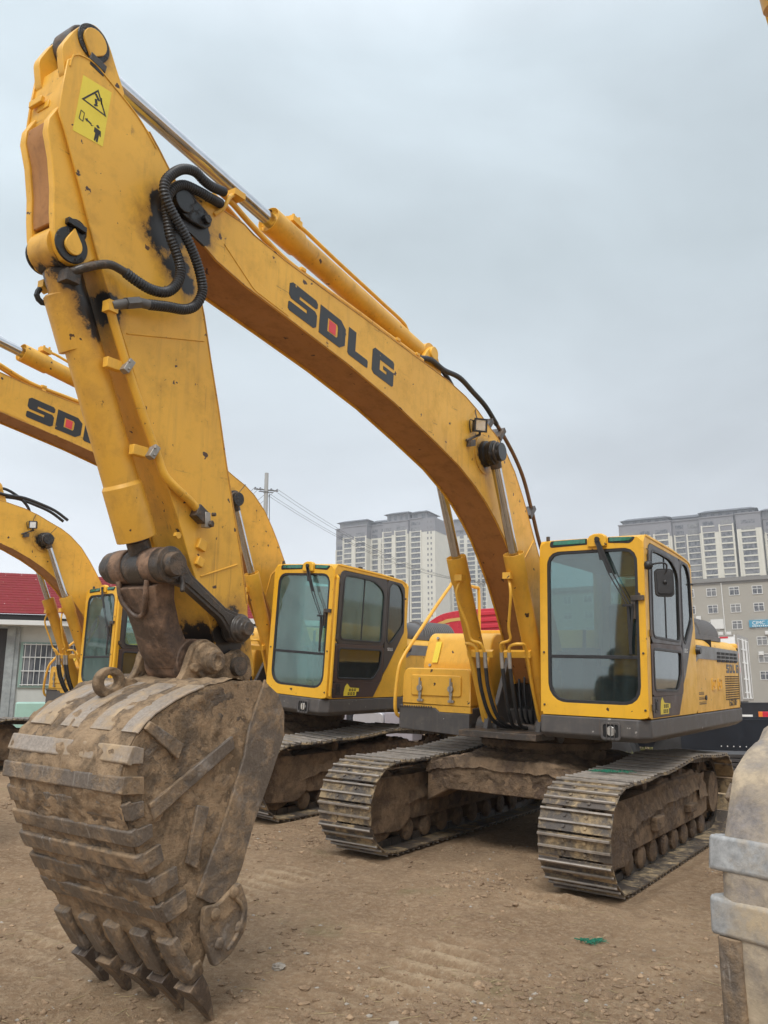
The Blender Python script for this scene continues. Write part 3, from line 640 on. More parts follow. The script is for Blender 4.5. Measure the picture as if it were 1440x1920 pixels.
    b = MB(); b.cyl((.64, -.44, 1.16), (.64, -.20, 1.16), .115); b.cyl((.64, .20, 1.16), (.64, .44, 1.16), .115); b.cyl((.64, -.48, 1.16), (.64, .48, 1.16), .055); part(b, 'cylinder_foot_pin', PINM, bevel=.008)
    b = MB(); rr2 = random.Random(3)
    for i in range(4):
        y0 = -.09 + .06 * i; b.tube([(.1, y0, 2.0), (.40 + .02 * i, y0 + rr2.uniform(-.03, .03), 1.72), (.44 + .03 * rr2.random(), y0 + .02, 1.36), (.30, y0 * .7, 1.18), (-.2, y0 * .5, 1.17)], .012, 8, .05)
    part(b, 'swivel_hose_bundle', RUBBER)
    # ---------------------------------------------------------- rear body
    b = MB(); pr = rpoly([(1.352, 1.36), (1.452, 1.36), (1.452, 2.075), (1.36, 2.20), (.50, 2.22), (.50, 1.36)], [.0, .0, .05, .05, .02, .0], 5)
    pr = rpoly([(.50, 1.352), (1.45, 1.352), (1.45, 2.05), (1.35, 2.13), (.50, 2.17)], [0, 0, .05, .08, 0], 5)
    b.px(pr, -2.50, -.52); b.px(rpoly([(.5, 1.352), (1.445, 1.352), (1.445, 2.04), (1.34, 2.11), (.5, 2.13)], .02), -.52, -.40)
    hl = part(b, 'engine_hood', YEL, bevel=.006)
    b = MB(); b.px(rpoly([(-1.35, 1.352), (.49, 1.352), (.49, 2.20), (-1.2, 2.20), (-1.35, 2.05)], [0, 0, 0, .1, .05]), -2.50, -.52); part(b, 'engine_bay_cover', YEL, bevel=.006)
    b = MB(); b.pz([(-2.51, 1.445), (-2.62, 1.43), (-2.72, 1.32), (-2.80, 1.0), (-2.84, .4), (-2.84, -.4), (-2.76, -.95), (-2.62, -1.28), (-2.51, -1.36)], 1.352, 2.12); part(b, 'counterweight', YEL, bevel=.03, seg=3)
    # side panel details
    b = MB(); b.py([(-2.49, 1.895), (-2.49, 2.025), (-.55, 2.045), (-.55, 1.93), (-.40, 1.88), (-.10, 1.60), (-.22, 1.60), (-.50, 1.86), (-.62, 1.905)], 1.449, 1.4545); b.build('grey_stripe', paint('grey_stripe_paint', (.22, .23, .24), grime=.3, chips=.3), hl)
    b = MB()
    for i in range(5):
        for j in range(3): x0 = -1.42 - i * .205; z0 = 1.992 - j * .042; b.py(rpoly([(x0, z0), (x0 - .165, z0), (x0 - .16, z0 - .028), (x0 + .004, z0 - .028)], .006, 2), 1.452, 1.458)
    b.build('vent_grille', DARKIN, hl)
    b = MB()
    for j in range(11):
        for i in range(9): x0 = -1.78 - i * .078; z0 = 1.725 - j * .0258; b.py([(x0, z0), (x0 - .055, z0), (x0 - .055, z0 - .013), (x0, z0 - .013)], 1.4485, 1.453)
    b.build('radiator_grille', DARKIN, hl)
    b = MB()
    for x0 in (-1.15, -1.42): b.ring(rr(x0 - .19, x0, 1.57, 1.70, .015), rr(x0 - .165, x0 - .025, 1.59, 1.68, .01), (0, 1.448, 0), (1, 0, 0), (0, 0, 1), (0, .009, 0)); b.py(rr(x0 - .12, x0 - .07, 1.61, 1.66, .01), 1.449, 1.46)
    b.build('door_handle', YEL, hl)
    b = MB(); b.cyl((-.86, 1.45, 1.50), (-.86, 1.462, 1.50), .026, n=16); b.cyl((-.54, 1.44, 1.985), (-.54, 1.50, 1.985), .045, .035, n=16); b.build('lock_knob', BLKP, hl)
    b = MB(); b.box(-2.492, -2.484, 1.2, 1.4535, 1.36, 2.06); b.box(-1.19, -1.184, 1.2, 1.4525, 2.03, 2.12); b.build('panel_gap', DARKIN, hl)
    def Pl(a, b_, i): return (-1.86 - i * .165 - a * .13, 1.86 - .0 * i - (1 - b_) * .10)
    logo(Pl, 1.4475, 1.453, 'hood_logo', hl, LOGO)
    text_mesh('E6210F', .105, (-1.93, 1.449, 1.385), (-1, 0, 0), (0, 0, 1), 'model_lettering', LOGO, hl, .01, 1.25)
    b = MB(); rnd = random.Random(5)
    for r_ in range(3):
        for i in range(7):
            x0 = -.60 - i * .042; z0 = 1.56 - r_ * .05
            if r_ == 0 and i > 4: continue
            b.py([(x0, z0), (x0 - .026, z0), (x0 - .026, z0 - .006), (x0, z0 - .006)], 1.4485, 1.4525); b.py([(x0, z0 - .014), (x0 - .022, z0 - .014), (x0 - .022, z0 - .026), (x0, z0 - .026)], 1.4485, 1.4525)
    b.build('small_lettering', LOGO, hl)
    # exhaust hood with ribs
    b = MB(); prof = [(1.16 + .19 * math.cos(R_(a)), 2.16 + .20 * math.sin(R_(a))) for a in range(0, 181, 15)]
    b.lathe((-.62, 1.16, 2.16), (-1, 0, 0), [(0, .02), (.01, .09), (.05, .15), (.12, .185), (.45, .195)], 28)
    b.px(prof, -1.95, -1.07)
    b.m(1)
    for i in range(15): x0 = -1.10 - i * .056; b.px([(1.16 + .212 * math.cos(R_(a)), 2.16 + .222 * math.sin(R_(a))) for a in range(0, 181, 12)], x0 - .018, x0)
    b.m(0).box(-2.0, -.8, .93, 1.37, 2.12, 2.17); part(b, 'exhaust_hood', [plain('grey_hood_shell', (.13, .125, .125), .5, 0, .1, 5), plain('grey_louvre', (.17, .165, .165), .5, 0, .1, 6)])
    # ---------------------------------------------------------- right side: tank, toolbox, battery box, rail
    b = MB(); b.py(rpoly([(-.5, 1.35), (.46, 1.35), (.46, 1.80), (.34, 2.08), (.26, 2.13), (-.5, 2.15)], [0, 0, .03, .05, .05, 0]), -1.26, -.45); tk = part(b, 'fuel_tank', YEL, bevel=.015)
    b = MB(); b.py([(.472, 1.80), (.372, 2.03), (.376, 2.032), (.476, 1.802)], -1.14, -1.07); b.build('small_label', STICK, tk)
    b = MB()
    for yy, zz, xx in ((-1.13, 2.07, .36), (-1.17, 1.77, .462), (-.62, 2.05, .36)): b.bolt((xx, yy, zz), (1, 0, .4), .018, .012)
    b.build('tank_bolt', ZINC, tk)
    b = MB(); b.px(rpoly([(-1.33, 1.36), (-.50, 1.36), (-.50, 1.70), (-.53, 1.74), (-1.28, 1.74), (-1.33, 1.68)], [.0, .0, .03, .02, .04, .04]), .10, .76)
    b.px(rr(-1.22, -.60, 1.45, 1.67, .03), .755, .775); b.px(rpoly([(-1.33, 1.29), (-.50, 1.29), (-.50, 1.36), (-1.33, 1.36)], .0), .15, .755)
    tb = part(b, 'tool_box', YEL, bevel=.012)
    for yy in (-1.10, -.72):
        b = MB(); b.box(.773, .785, yy - .018, yy + .018, 1.46, 1.60); b.cyl((.785, yy, 1.53), (.80, yy, 1.53), .034, n=12); b.box(.78, .80, yy - .007, yy + .007, 1.50, 1.64); b.box(.76, .785, yy - .035, yy + .035, 1.39, 1.415); b.box(.775, .79, yy - .014, yy + .014, 1.40, 1.47); b.build('latch', ZINC, tb, bevel=.002)
    b = MB(); b.px([(-1.36, 1.10), (-.50, 1.06), (-.50, 1.285), (-.86, 1.285), (-.92, 1.33), (-1.36, 1.33)], .12, .78)
    for i in range(14): b.box(.78, .80, -1.35 + i * .03, -1.335 + i * .03, 1.325, 1.345)
    part(b, 'step_box', SKIRT, bevel=.006)
    b = MB(); b.tube([(.66, -1.34, 1.20), (.78, -1.39, 1.24), (.82, -1.39, 1.40), (.78, -1.38, 1.72), (.70, -1.37, 1.86), (.52, -1.35, 2.05), (.05, -1.33, 2.48)], .02, 12, .04)
    b.tube([(.05, -1.33, 2.48), (-.25, -1.33, 2.72), (-.34, -1.33, 2.76), (-.9, -1.33, 2.76), (-.98, -1.33, 2.70), (-1.0, -1.33, 2.20)], .02, 12, .04); b.tube([(-.6, -1.33, 2.76), (-.6, -1.33, 2.20)], .02, 12); b.box(.62, .70, -1.40, -1.30, 1.15, 1.26)
    part(b, 'handrail', YEL)
    # ---------------------------------------------------------- boom
    b = MB(); core = [(x, z) for x, z in BOOM_TOP[::-1] if x < 5.2] + [(5.25, 4.48), (5.33, 4.35), (5.20, 4.15)] + [(x, z) for x, z in BOOM_BOT if x < 5.2] + FOOT[::-1]
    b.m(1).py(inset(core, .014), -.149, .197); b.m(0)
    for s in (1, -1): b.py(BOOM_P, (.024 + s * .172), (.024 + s * .189))
    # thick clevis cheeks and cylinder boss
    for s in (1, -1):
        b.py(rpoly([(5.70, 4.36), (5.62, 4.49), (5.45, 4.47), (5.12, 4.35), (5.14, 4.30), (5.35, 4.25), (5.55, 4.25)], .05), (.024 + s * .148), (.024 + s * .176))
        b.cyl((1.82, (.024 + s * .176), 3.72), (1.82, (.024 + s * .198), 3.72), .19, n=40)
        b.py(rpoly([(5.25, 4.30), (4.95, 4.10), (4.60, 4.045), (4.72, 4.10), (5.02, 4.20)], .03), (.024 + s * .1885), (.024 + s * .193))
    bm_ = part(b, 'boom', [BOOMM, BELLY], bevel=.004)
    for lst in (BOOM_TOP[1:-2], BOOM_BOT[1:-2]):
        b = MB(); b.tube([(p[0], .2125, p[1]) for p in lst], .005, 6); b.build('edge_weld', RUSTE, bm_)
    b = MB()                       # weld seam near the foot
    b.tube([(1.02, .2145, 2.58), (.95, .2145, 2.85), (.74, .2145, 3.05)], .006, 6); b.build('weld_seam', YARM, bm_)
    O_ = [(4.617, .302), (4.285, .30), (3.95, .31), (3.641, .30)]
    def Pb(a, b_, i): x0, w = O_[i]; x = x0 - a * w + (1 - b_) * .012; return (x, 4.308 - (4.617 - x) * .1415 - (1 - b_) * .212)
    logo(Pb, .2135, .2155, 'boom_logo', bm_, LOGO, True, LOGR)
    for s in (1, -1):              # pin retainers at the nose
        b = MB()
        b.py(rpoly([(5.70, 4.38), (5.66, 4.46), (5.57, 4.47), (5.40, 4.41), (5.36, 4.35), (5.41, 4.30), (5.58, 4.30)], .05), (.024 + s * .19), (.024 + s * .216))
        b.cyl((5.60, (.024 + s * .176), 4.385), (5.60, (.024 + s * .238), 4.385), .07, n=24); b.bolt((5.42, (.024 + s * .216), 4.355), (0, s, 0), .03, .03)
        b.build('boom_nose_pin', GREASE, bm_, bevel=.005)
    for s in (1, -1):              # boom cylinder head pins
        b = MB(); b.lathe((1.82, (.024 + s * .181), 3.72), (0, s, 0), [(0, .125), (.05, .12), (.055, .105), (.085, .105), (.09, .115), (.125, .115), (.13, .10), (.15, .10), (.155, .085), (.20, .085)], 28); b.tube([(1.80, (.024 + s * .336), 3.80), (1.70, (.024 + s * .346), 3.93)], .005, 6); b.build('boom_cylinder_pin', GREASE, bm_, bevel=.004)
    # work lamp on the boom
    b = MB(); b.m(0).obox((2.13, .245, 3.75), (.045, 0, -.012), (0, .022, 0), (.0, 0, .03)); b.tube([(2.20, .235, 3.76), (2.12, .25, 3.80), (2.06, .26, 3.83), (2.02, .27, 3.85)], .012, 8); wl = b.build('lamp_bracket', PINM, bm_)
    b = MB(); c_ = Vector((2.06, .30, 3.925)); fx = Vector((.62, .76, -.12)).normalized(); sx = Vector((0, 0, 1)).cross(fx).normalized(); ux = fx.cross(sx)
    b.m(0).obox(c_ - fx * .03, fx * .035, sx * .052, ux * .052); b.m(0).ring([(-.062, -.062), (.062, -.062), (.062, .062), (-.062, .062)], [(-.048, -.048), (.048, -.048), (.048, .048), (-.048, .048)], c_ + fx * .004, sx, ux, fx * .014); b.m(1).obox(c_ + fx * .008, fx * .003, sx * .047, ux * .047)
    b.m(0).tube([c_ - ux * .06, c_ - ux * .085, (2.04, .28, 3.85)], .011, 8); b.m(0).tube([c_ - fx * .05 + ux * .02, (2.13, .235, 3.97), (2.12, .225, 3.90), (2.10, .225, 3.86)], .005, 6, .02); b.m(0).tube([c_ + ux * .05 - fx * .04, (2.04, .25, 4.02), (1.98, .20, 4.13)], .005, 6, .02)
    b.build('work_lamp', [BLKP, LAMPG], bm_)
    # steel pipes and hoses along the top of the boom
    def top_z(x):
        P = sorted(BOOM_TOP)
        for a, c in zip(P, P[1:]):
            if a[0] <= x <= c[0]: return a[1] + (c[1] - a[1]) * (x - a[0]) / (c[0] - a[0])
        return P[-1][1]
    for k, yy in enumerate((.165, .10, -.10, -.165)):
        b = MB(); pts = [(5.30, yy + (.06 if yy > 0 else -.06), 4.60), (5.16, yy + (.03 if yy > 0 else 0), 4.60)] + [(x, yy, top_z(x) + .045 + (.05 if x > 4.6 else 0)) for x in (4.95, 4.6, 4.2, 3.8, 3.4, 3.0, 2.85)]
        b.tube(pts, .019, 10, .06); b.build('steel_pipe', YARM, bm_)
    for k, yy in enumerate((.14, -.02)):
        b = MB(); b.tube([(1.42, yy, 4.12), (1.20, yy, 4.0), (.99, yy, 3.86), (.80, yy, 3.68), (.62, yy, 3.40), (.47, yy, 3.14), (.33, yy, 2.95), (.15, yy, 2.80)], .020, 10, .06); b.build('return_pipe', DPIPE, bm_)
        b = MB(); b.tube([(2.86, yy, 4.34), (2.7, yy + .02, 4.37), (2.45, yy, 4.36), (2.2, yy + .02, 4.36), (1.9, yy, 4.31), (1.65, yy, 4.24), (1.42, yy, 4.12)], .024, 12, .05); b.build('boom_hose', RUBBER, bm_)
    b = MB(); b.tube([(2.95, .02, 4.45), (2.82, .02, 4.52), (2.70, .02, 4.52), (2.60, .02, 4.48)], .017, 10, .04); b.build('steel_pipe', YARM, bm_)
    b = MB(); b.tube([(2.60, .02, 4.48), (2.42, .03, 4.47), (2.22, .04, 4.38), (2.08, .05, 4.26), (2.02, .05, 4.15)], .022, 12, .05); b.build('boom_hose', RUBBER, bm_)
    b = MB()
    for x in (4.45, 3.25, 2.95): z = top_z(x); b.box(x - .02, x + .02, -.19, .19, z + .0, z + .028); [b.bolt((x, q, z + .06), (0, 0, 1), .014, .02) for q in (-.14, 0, .135)]; b.box(x - .025, x + .025, .08, .19, z + .045, z + .07)
    b.box(2.70, 2.86, -.1, .14, 4.27, 4.33); b.build('pipe_clamp', YARM, bm_, bevel=.003)
    for x, z in ((1.36, 4.03), (.66, 3.36), (1.62, 4.06)):
        b = MB(); b.obox((x, .08, z), (.018, 0, .018), (0, .10, 0), (-.06, 0, .06)); b.build('hose_clamp', PINM, bm_, bevel=.003)
    b = MB(); b.tube([(5.33, .215, 4.44), (5.28, .24, 4.50), (5.25, .25, 4.58), (5.20, .24, 4.63)], .014, 8, .02); b.box(5.13, 5.22, .18, .27, 4.62, 4.66); b.build('hose_bracket', YARM, bm_)
    # ---------------------------------------------------------- boom cylinders
    for s in (1, -1):
        c = hyd_cylinder('boom_cylinder', E, (.64, 1.16), (1.82, 3.72), (1.405, 2.80), .088, .047, s * .31, gland=.26, collar=1.13, headr=.10, hw=.07, rodr=.10, rodw=.055, paintm=YEL)
        b = MB(); q = s * .31
        b.tube([(1.40, q - .06 * s - .0, 2.62), (1.43, q - .02 * s, 2.45), (1.33, q - .09 * s, 2.15), (1.28, q - .10 * s, 2.03), (1.27, q - .20 * s, 1.99), (1.22, q - .22 * s, 1.90)], .014, 8, .03)
        b.tube([(1.22, q - .14 * s, 1.90), (1.24, q - .12 * s, 1.97), (1.22, q - .02 * s, 1.99), (1.14, q + .0 * s, 1.94), (.95, q - .02 * s, 1.55), (.74, q - .02 * s, 1.14)], .016, 8, .03)
        b.obox((1.10, q - .11 * s, 1.90), (.02, 0, -.01), (0, .14, 0), (.008, 0, .028)); b.obox((1.42, q - .05 * s, 2.62), (.04, 0, 0), (0, .04, 0), (0, 0, .03)); b.build('cylinder_pipe', YEL, c)
        for k in (0, 1):
            b = MB(); y0 = q - (.22 - .08 * k) * s; b.m(1).cyl((1.22, y0, 1.91), (1.20, y0, 1.76), .020, n=12); b.m(0).tube([(1.20, y0, 1.76), (1.14, y0, 1.55), (1.0, y0 - .02 * s, 1.30), (.8, y0 - .06 * s, 1.19), (.45, y0 * .5, 1.18)], .019, 10, .05); b.build('cylinder_hose', [RUBBER, ZINC], c)
    # ---------------------------------------------------------- arm cylinder
    c = hyd_cylinder('arm_cylinder', E, (2.62, 4.46), (6.215, 5.04), (4.625, 4.80), .083, .05, .024, gland=.30, collar=1.14, headr=.10, hw=.08, rodr=.11, rodw=.075, paintm=YARM)
    b = MB(); b.tube([(4.40, .03, 4.885), (4.28, .03, 4.88), (3.9, .05, 4.79), (3.3, .05, 4.69), (2.95, .05, 4.62), (2.9, .05, 4.50)], .015, 8, .05); b.obox((4.40, .02, 4.885), (.05, 0, .01), (0, .05, 0), (0, 0, .022)); [b.bolt((4.40 + i, .02 + j, 4.90), (0, 0, 1), .012, .03) for i in (-.03, .03) for j in (-.03, .03)]
    b.build('cylinder_pipe', YARM, c)
    b = MB()
    for s in (1, -1): b.py(rpoly([(2.42, 4.20), (2.53, 4.46), (2.62, 4.53), (2.70, 4.48), (2.88, 4.24)], .05), (.024 + s * .066), (.024 + s * .106))
    b.cyl((2.62, -.15, 4.46), (2.62, .15, 4.46), .06); b.build('cylinder_lug', YARM, bm_, bevel=.006)
    # ---------------------------------------------------------- arm
    AF = [(6.30, 4.90), (6.36, 4.83), (6.375, 4.66), (6.38, 4.52), (6.34, 4.44), (6.23, 4.20), (6.10, 3.90), (5.95, 3.60), (5.85, 3.42), (5.71, 3.13), (5.60, 2.90), (5.49, 2.70), (5.40, 2.53), (5.31, 2.34), (5.22, 2.17), (5.12, 1.98), (5.05, 1.82), (5.03, 1.74)]
    AE = [(4.93 + .10 * math.cos(R_(a)), 1.745 + .11 * math.sin(R_(a))) for a in (-20, -50, -80, -110, -140)]
    AR = [(4.73, 1.69), (4.79, 1.97), (4.83, 2.12), (4.90, 2.40), (4.98, 2.66), (5.07, 2.95), (5.16, 3.27), (5.25, 3.56), (5.32, 3.80), (5.40, 4.02), (5.455, 4.18), (5.46, 4.34), (5.53, 4.46), (5.66, 4.58), (5.74, 4.66), (5.82, 4.73), (6.0, 4.82), (6.14, 4.88), (6.22, 4.91)]
    AP = AF + AE + AR
    b = MB(); b.py(inset(AP, .012), -.110, .158)
    for s in (1, -1):
        b.py(AP, (.024 + s * .133), (.024 + s * .147))
        b.py(rpoly([(5.98, 4.86), (6.05, 4.98), (6.11, 5.09), (6.155, 5.135), (6.21, 5.15), (6.27, 5.12), (6.33, 5.03), (6.39, 4.90), (6.36, 4.75), (6.2, 4.7)], .03), (.024 + s * .076), (.024 + s * .128))
    b.box(6.34, 6.372, -.05, .05, 4.60, 4.64)
    b.obox((6.385, -.035, 4.645), (.012, 0, 0), (0, .055, 0), (0, 0, .018))
    arm = part(b, 'arm', ARMM, bevel=.004)
    for lst, yy in ((AR[2:16], .1705), (AR[2:16], -.1225)):
        b = MB(); b.tube([(p[0] - .002, yy, p[1]) for p in lst], .006, 6); b.build('edge_weld', RUSTE, arm)
    b = MB()                       # bracket that carries the head of the bucket cylinder
    BR = [(6.30, 4.58), (6.372, 4.56), (6.415, 4.47), (6.418, 4.40), (6.38, 4.28), (6.35, 4.12), (6.34, 4.0), (6.325, 3.90), (6.30, 3.81), (6.26, 3.765), (6.21, 3.755), (6.15, 3.775), (6.08, 3.84), (6.0, 3.76), (6.15, 4.10)]
    for s in (1, -1): b.py(BR, (.024 + s * .076), (.024 + s * .121))
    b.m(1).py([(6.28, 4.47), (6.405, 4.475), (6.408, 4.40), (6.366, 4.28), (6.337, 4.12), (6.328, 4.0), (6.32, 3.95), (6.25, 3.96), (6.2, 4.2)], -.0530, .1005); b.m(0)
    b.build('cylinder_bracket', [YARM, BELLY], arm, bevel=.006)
    def pear(cx, cz, r, ang, y0, y1, mb, k=1.9):
        pts = [(cx + r * math.cos(R_(a)) , cz + r * math.sin(R_(a))) for a in range(ang + 60, ang + 301, 20)] + [(cx + r * k * math.cos(R_(ang)), cz + r * k * math.sin(R_(ang)))]
        mb.py(pts, y0, y1)
    for s in (1, -1):
        b = MB(); b.m(0).cyl((6.21, (.024 + s * .126), 5.035), (6.21, (.024 + s * .136), 5.035), .100, n=28); b.m(1); pear(6.21, 5.035, .072, -80, (.024 + s * .136), (.024 + s * .151), b, 1.5); b.m(2).obox((6.185, (.024 + s * .139), 4.925), (.05, 0, .012), (0, .016, 0), (-.004, 0, .022)); b.m(0).obox((6.185, (.024 + s * .136), 4.895), (.045, 0, .01), (0, .014, 0), (-.004, 0, .018)); b.build('arm_cylinder_pin', [GREASE, YARM, PINM], arm, bevel=.003)
        b = MB(); b.m(0).cyl((6.225, (.024 + s * .119), 3.855), (6.225, (.024 + s * .132), 3.855), .095, n=28); b.m(0).cyl((6.20, (.024 + s * .119), 3.95), (6.20, (.024 + s * .126), 3.95), .06, n=20); b.m(1); pear(6.222, 3.85, .050, 88, (.024 + s * .132), (.024 + s * .148), b); b.m(0).obox((6.215, (.024 + s * .136), 3.965), (.055, 0, .006), (0, .018, 0), (0, 0, .016)); b.build('bucket_cylinder_pin', [GREASE, YARM, PINM], arm, bevel=.003)
    b = MB(); b.py([(6.265, 4.80), (6.085, 4.81), (6.11, 4.47), (6.295, 4.46)], .1712, .1722); dc = b.build('warning_decal', STICK, arm)
    b = MB(); T3 = [(6.168, 4.775), (6.262, 4.662), (6.105, 4.648)]; b.ring(T3, [tuple(Vector(p) * .8 + Vector((6.178, 4.695)) * .2) for p in T3], (0, .1722, 0), (1, 0, 0), (0, 0, 1), (0, .001, 0))
    for poly in ([(6.19, 4.74), (6.175, 4.745), (6.15, 4.715), (6.165, 4.71)], [(6.15, 4.735), (6.142, 4.74), (6.135, 4.70), (6.145, 4.70)], [(6.185, 4.71), (6.17, 4.715), (6.165, 4.69), (6.18, 4.685)], [(6.172, 4.69), (6.16, 4.68), (6.18, 4.668), (6.188, 4.674)],
                 [(6.232, 4.565), (6.215, 4.575), (6.215, 4.568), (6.19, 4.56), (6.19, 4.552), (6.175, 4.555), (6.192, 4.545), (6.194, 4.551), (6.216, 4.559), (6.217, 4.553)],
                 [(6.162, 4.565), (6.15, 4.575), (6.138, 4.562), (6.15, 4.555)], [(6.17, 4.552), (6.13, 4.548), (6.128, 4.515), (6.136, 4.517), (6.138, 4.53), (6.145, 4.475), (6.155, 4.475), (6.153, 4.50), (6.16, 4.475), (6.168, 4.478), (6.163, 4.52), (6.172, 4.525)]): b.py(poly, .1722, .1732)
    b.ring([(6.26, 4.60), (6.235, 4.595), (6.24, 4.54), (6.268, 4.545)], [(6.256, 4.595), (6.239, 4.591), (6.244, 4.545), (6.263, 4.549)], (0, .1722, 0), (1, 0, 0), (0, 0, 1), (0, .001, 0))
    b.build('warning_symbol', INK, dc)
    for w_, st_ in (([(5.86, .172, 3.50), (5.31, .172, 3.645)], None), ([(5.22, .172, 2.25), (4.93, .172, 2.35)], None), ([(6.345, .172, 4.80), (6.33, .172, 4.875), (6.27, .172, 4.905), (6.2, .172, 4.905), (6.1, .172, 4.865), (5.9, .172, 4.77), (5.76, .172, 4.655)], .04)):
        b = MB(); b.tube(w_, .005, 6, st_); b.build('weld_seam', YARM, arm)
    # pipe down the arm and its fittings
    b = MB(); b.tube([(6.0, .20, 3.59), (5.965, .19, 3.53), (5.88, .185, 3.37), (5.79, .185, 3.20), (5.70, .185, 3.04), (5.60, .185, 2.87), (5.55, .19, 2.78), (5.47, .20, 2.72), (5.36, .20, 2.665), (5.31, .20, 2.63)], .024, 12, .03)
    b.obox((6.0, .205, 3.59), (.03, 0, 0), (0, .028, 0), (0, 0, .03)); ap = b.build('arm_pipe', YARM, arm)
    for p in ((5.875, 3.31), (5.665, 2.885)):
        b = MB(); b.m(1).obox((p[0] + .05, .165, p[1] - .005), (.05, 0, .0), (0, .02, 0), (0, 0, .028)); b.m(0).obox((p[0] - .015, .20, p[1]), (.018, 0, .008), (0, .022, 0), (-.02, 0, .036)); [b.bolt((p[0] - .01, .22, p[1] + q), (0, 1, 0), .008, .01) for q in (-.02, .02)]; b.build('pipe_clamp', [ZINC, YARM], arm, bevel=.003)
    b = MB(); b.m(0).obox((5.285, .20, 2.60), (.035, 0, .02), (0, .03, 0), (-.015, 0, .035)); b.m(1).obox((5.245, .215, 2.57), (.02, 0, .0), (0, .02, 0), (.005, 0, .045)); b.m(0).bolt((5.23, .22, 2.55), (-.3, 1, 0), .022, .03); b.m(0).bolt((5.20, .22, 2.61), (-.3, 1, 0), .013, .02); b.build('shut_off_valve', [PINM, ZINC], arm, bevel=.004)
    for x_, z_, h_ in ((5.23, 2.43, .03), (5.24, 2.33, .024)):
        b = MB(); b.obox((x_, .18, z_), (h_, 0, .01), (0, .012, 0), (-.01, 0, h_)); b.build('mounting_block', YARM, arm, bevel=.004)
    b = MB(); b.bolt((5.42, .172, 2.46), (0, 1, 0), .02, .02); b.build('mounting_stud', YARM, arm)
    b = MB(); b.tube([(6.20, -.10, 3.71), (6.16, -.11, 3.735), (6.12, -.11, 3.69), (6.08, -.105, 3.58), (5.97, -.10, 3.35), (5.86, -.09, 3.15), (5.72, -.08, 2.90)], .020, 10, .04); b.obox((6.20, -.10, 3.70), (.02, 0, .01), (0, .025, 0), (0, 0, .02)); b.build('arm_pipe', YARM, arm)
    b = MB(); b.tube([(6.22, -.10, 3.68), (6.235, -.10, 3.64), (6.20, -.10, 3.61), (6.15, -.08, 3.63)], .015, 8, .02); b.build('hose_fitting', RUBBER, arm)
    # ribbed hoses
    def hose(pts, r=.026, nm='ribbed_hose', par=arm): b = MB(); b.tube(pts, r, 12, .0085, rip=.0045); return b.build(nm, RUBBER, par)
    h1 = [(5.28, .235, 4.61), (5.41, .27, 4.565), (5.50, .29, 4.555), (5.575, .30, 4.565), (5.655, .30, 4.54), (5.725, .30, 4.48), (5.78, .30, 4.40), (5.785, .30, 4.33), (5.75, .30, 4.27), (5.70, .30, 4.22), (5.60, .30, 4.13), (5.52, .29, 4.05), (5.46, .28, 3.96), (5.435, .27, 3.88), (5.47, .26, 3.79), (5.55, .26, 3.735), (5.67, .26, 3.705), (5.80, .255, 3.67)]
    hose(h1)
    b = MB(); b.tube([(5.80, .255, 3.67), (5.88, .25, 3.655), (5.93, .235, 3.63), (6.0, .215, 3.595)], .027, 12, .03); b.cyl((5.86, .252, 3.66), (5.93, .24, 3.63), .034, n=6); b.build('hose_fitting', GREYM, arm)
    h3 = [(5.30, .235, 4.52), (5.42, .26, 4.495), (5.50, .262, 4.49), (5.62, .262, 4.47), (5.70, .262, 4.40), (5.735, .262, 4.31), (5.72, .262, 4.22), (5.69, .262, 4.12), (5.65, .262, 4.06), (5.61, .262, 3.99), (5.60, .262, 3.92), (5.63, .26, 3.84), (5.69, .255, 3.785), (5.78, .25, 3.765), (5.87, .245, 3.775), (5.95, .235, 3.80)]
    hose(h3)
    b = MB(); b.tube([(5.95, .235, 3.80), (6.03, .225, 3.81), (6.09, .21, 3.79), (6.16, .18, 3.75), (6.20, .14, 3.72)], .023, 12, .02); b.obox((6.20, .12, 3.695), (.04, 0, 0), (0, .04, 0), (0, 0, .03)); b.build('hose_fitting', PINM, arm)
    # ---------------------------------------------------------- bucket cylinder and linkage
    c = hyd_cylinder('bucket_cylinder', E, (6.225, 3.855), (5.50, 2.28), (5.60, 2.46), .098, .058, .024, gland=.30, collar=1.13, headr=.115, hw=.085, rodr=.105, rodw=.07, paintm=CYLM)
    b = MB(); b.lathe((6.14, 0, 3.665), (-.418, 0, -.908), [(0, .10), (.01, .112), (.30, .112), (.305, .10)], 28); b.m(0).lathe((6.12, .03, 3.62), (-.418, 0, -.908), [(0, .02), (.02, .085), (.22, .075), (.26, .01)], 18); b.build('cylinder_collar', CYLM, c)
    b = MB(); b.lathe((5.505, -.30, 2.285), (0, 1, 0), [(0, .06), (.02, .07), (.04, .075), (.05, .09), (.15, .095), (.155, .085), (.20, .085), (.20, .09), (.26, .092), (.265, .085), (.34, .085), (.345, .092), (.42, .092), (.425, .085), (.44, .085), (.445, .095), (.52, .098), (.53, .10), (.545, .10), (.55, .07), (.575, .068), (.60, .062)], 32)
    part(b, 'upper_link_pin', PINM, bevel=.002)
    b = MB()                        # cast H link to the bucket
    def wide(z0, z1, x0a, x0b, w0, w1, th): pass
    k = [(5.52, 2.30, .105, .17), (5.49, 2.20, .10, .16), (5.45, 2.08, .085, .135), (5.39, 1.95, .08, .125), (5.33, 1.84, .085, .13), (5.26, 1.76, .09, .135)]
    b.lathe((5.505, -.17, 2.285), (0, 1, 0), [(0, .10), (.10, .10), (.102, .05), (.238, .05), (.24, .10), (.34, .10)], 28)
    rings = []
    dd = Vector((-.24, 0, -.53)).normalized(); nn = Vector((.53, 0, -.24)).normalized()
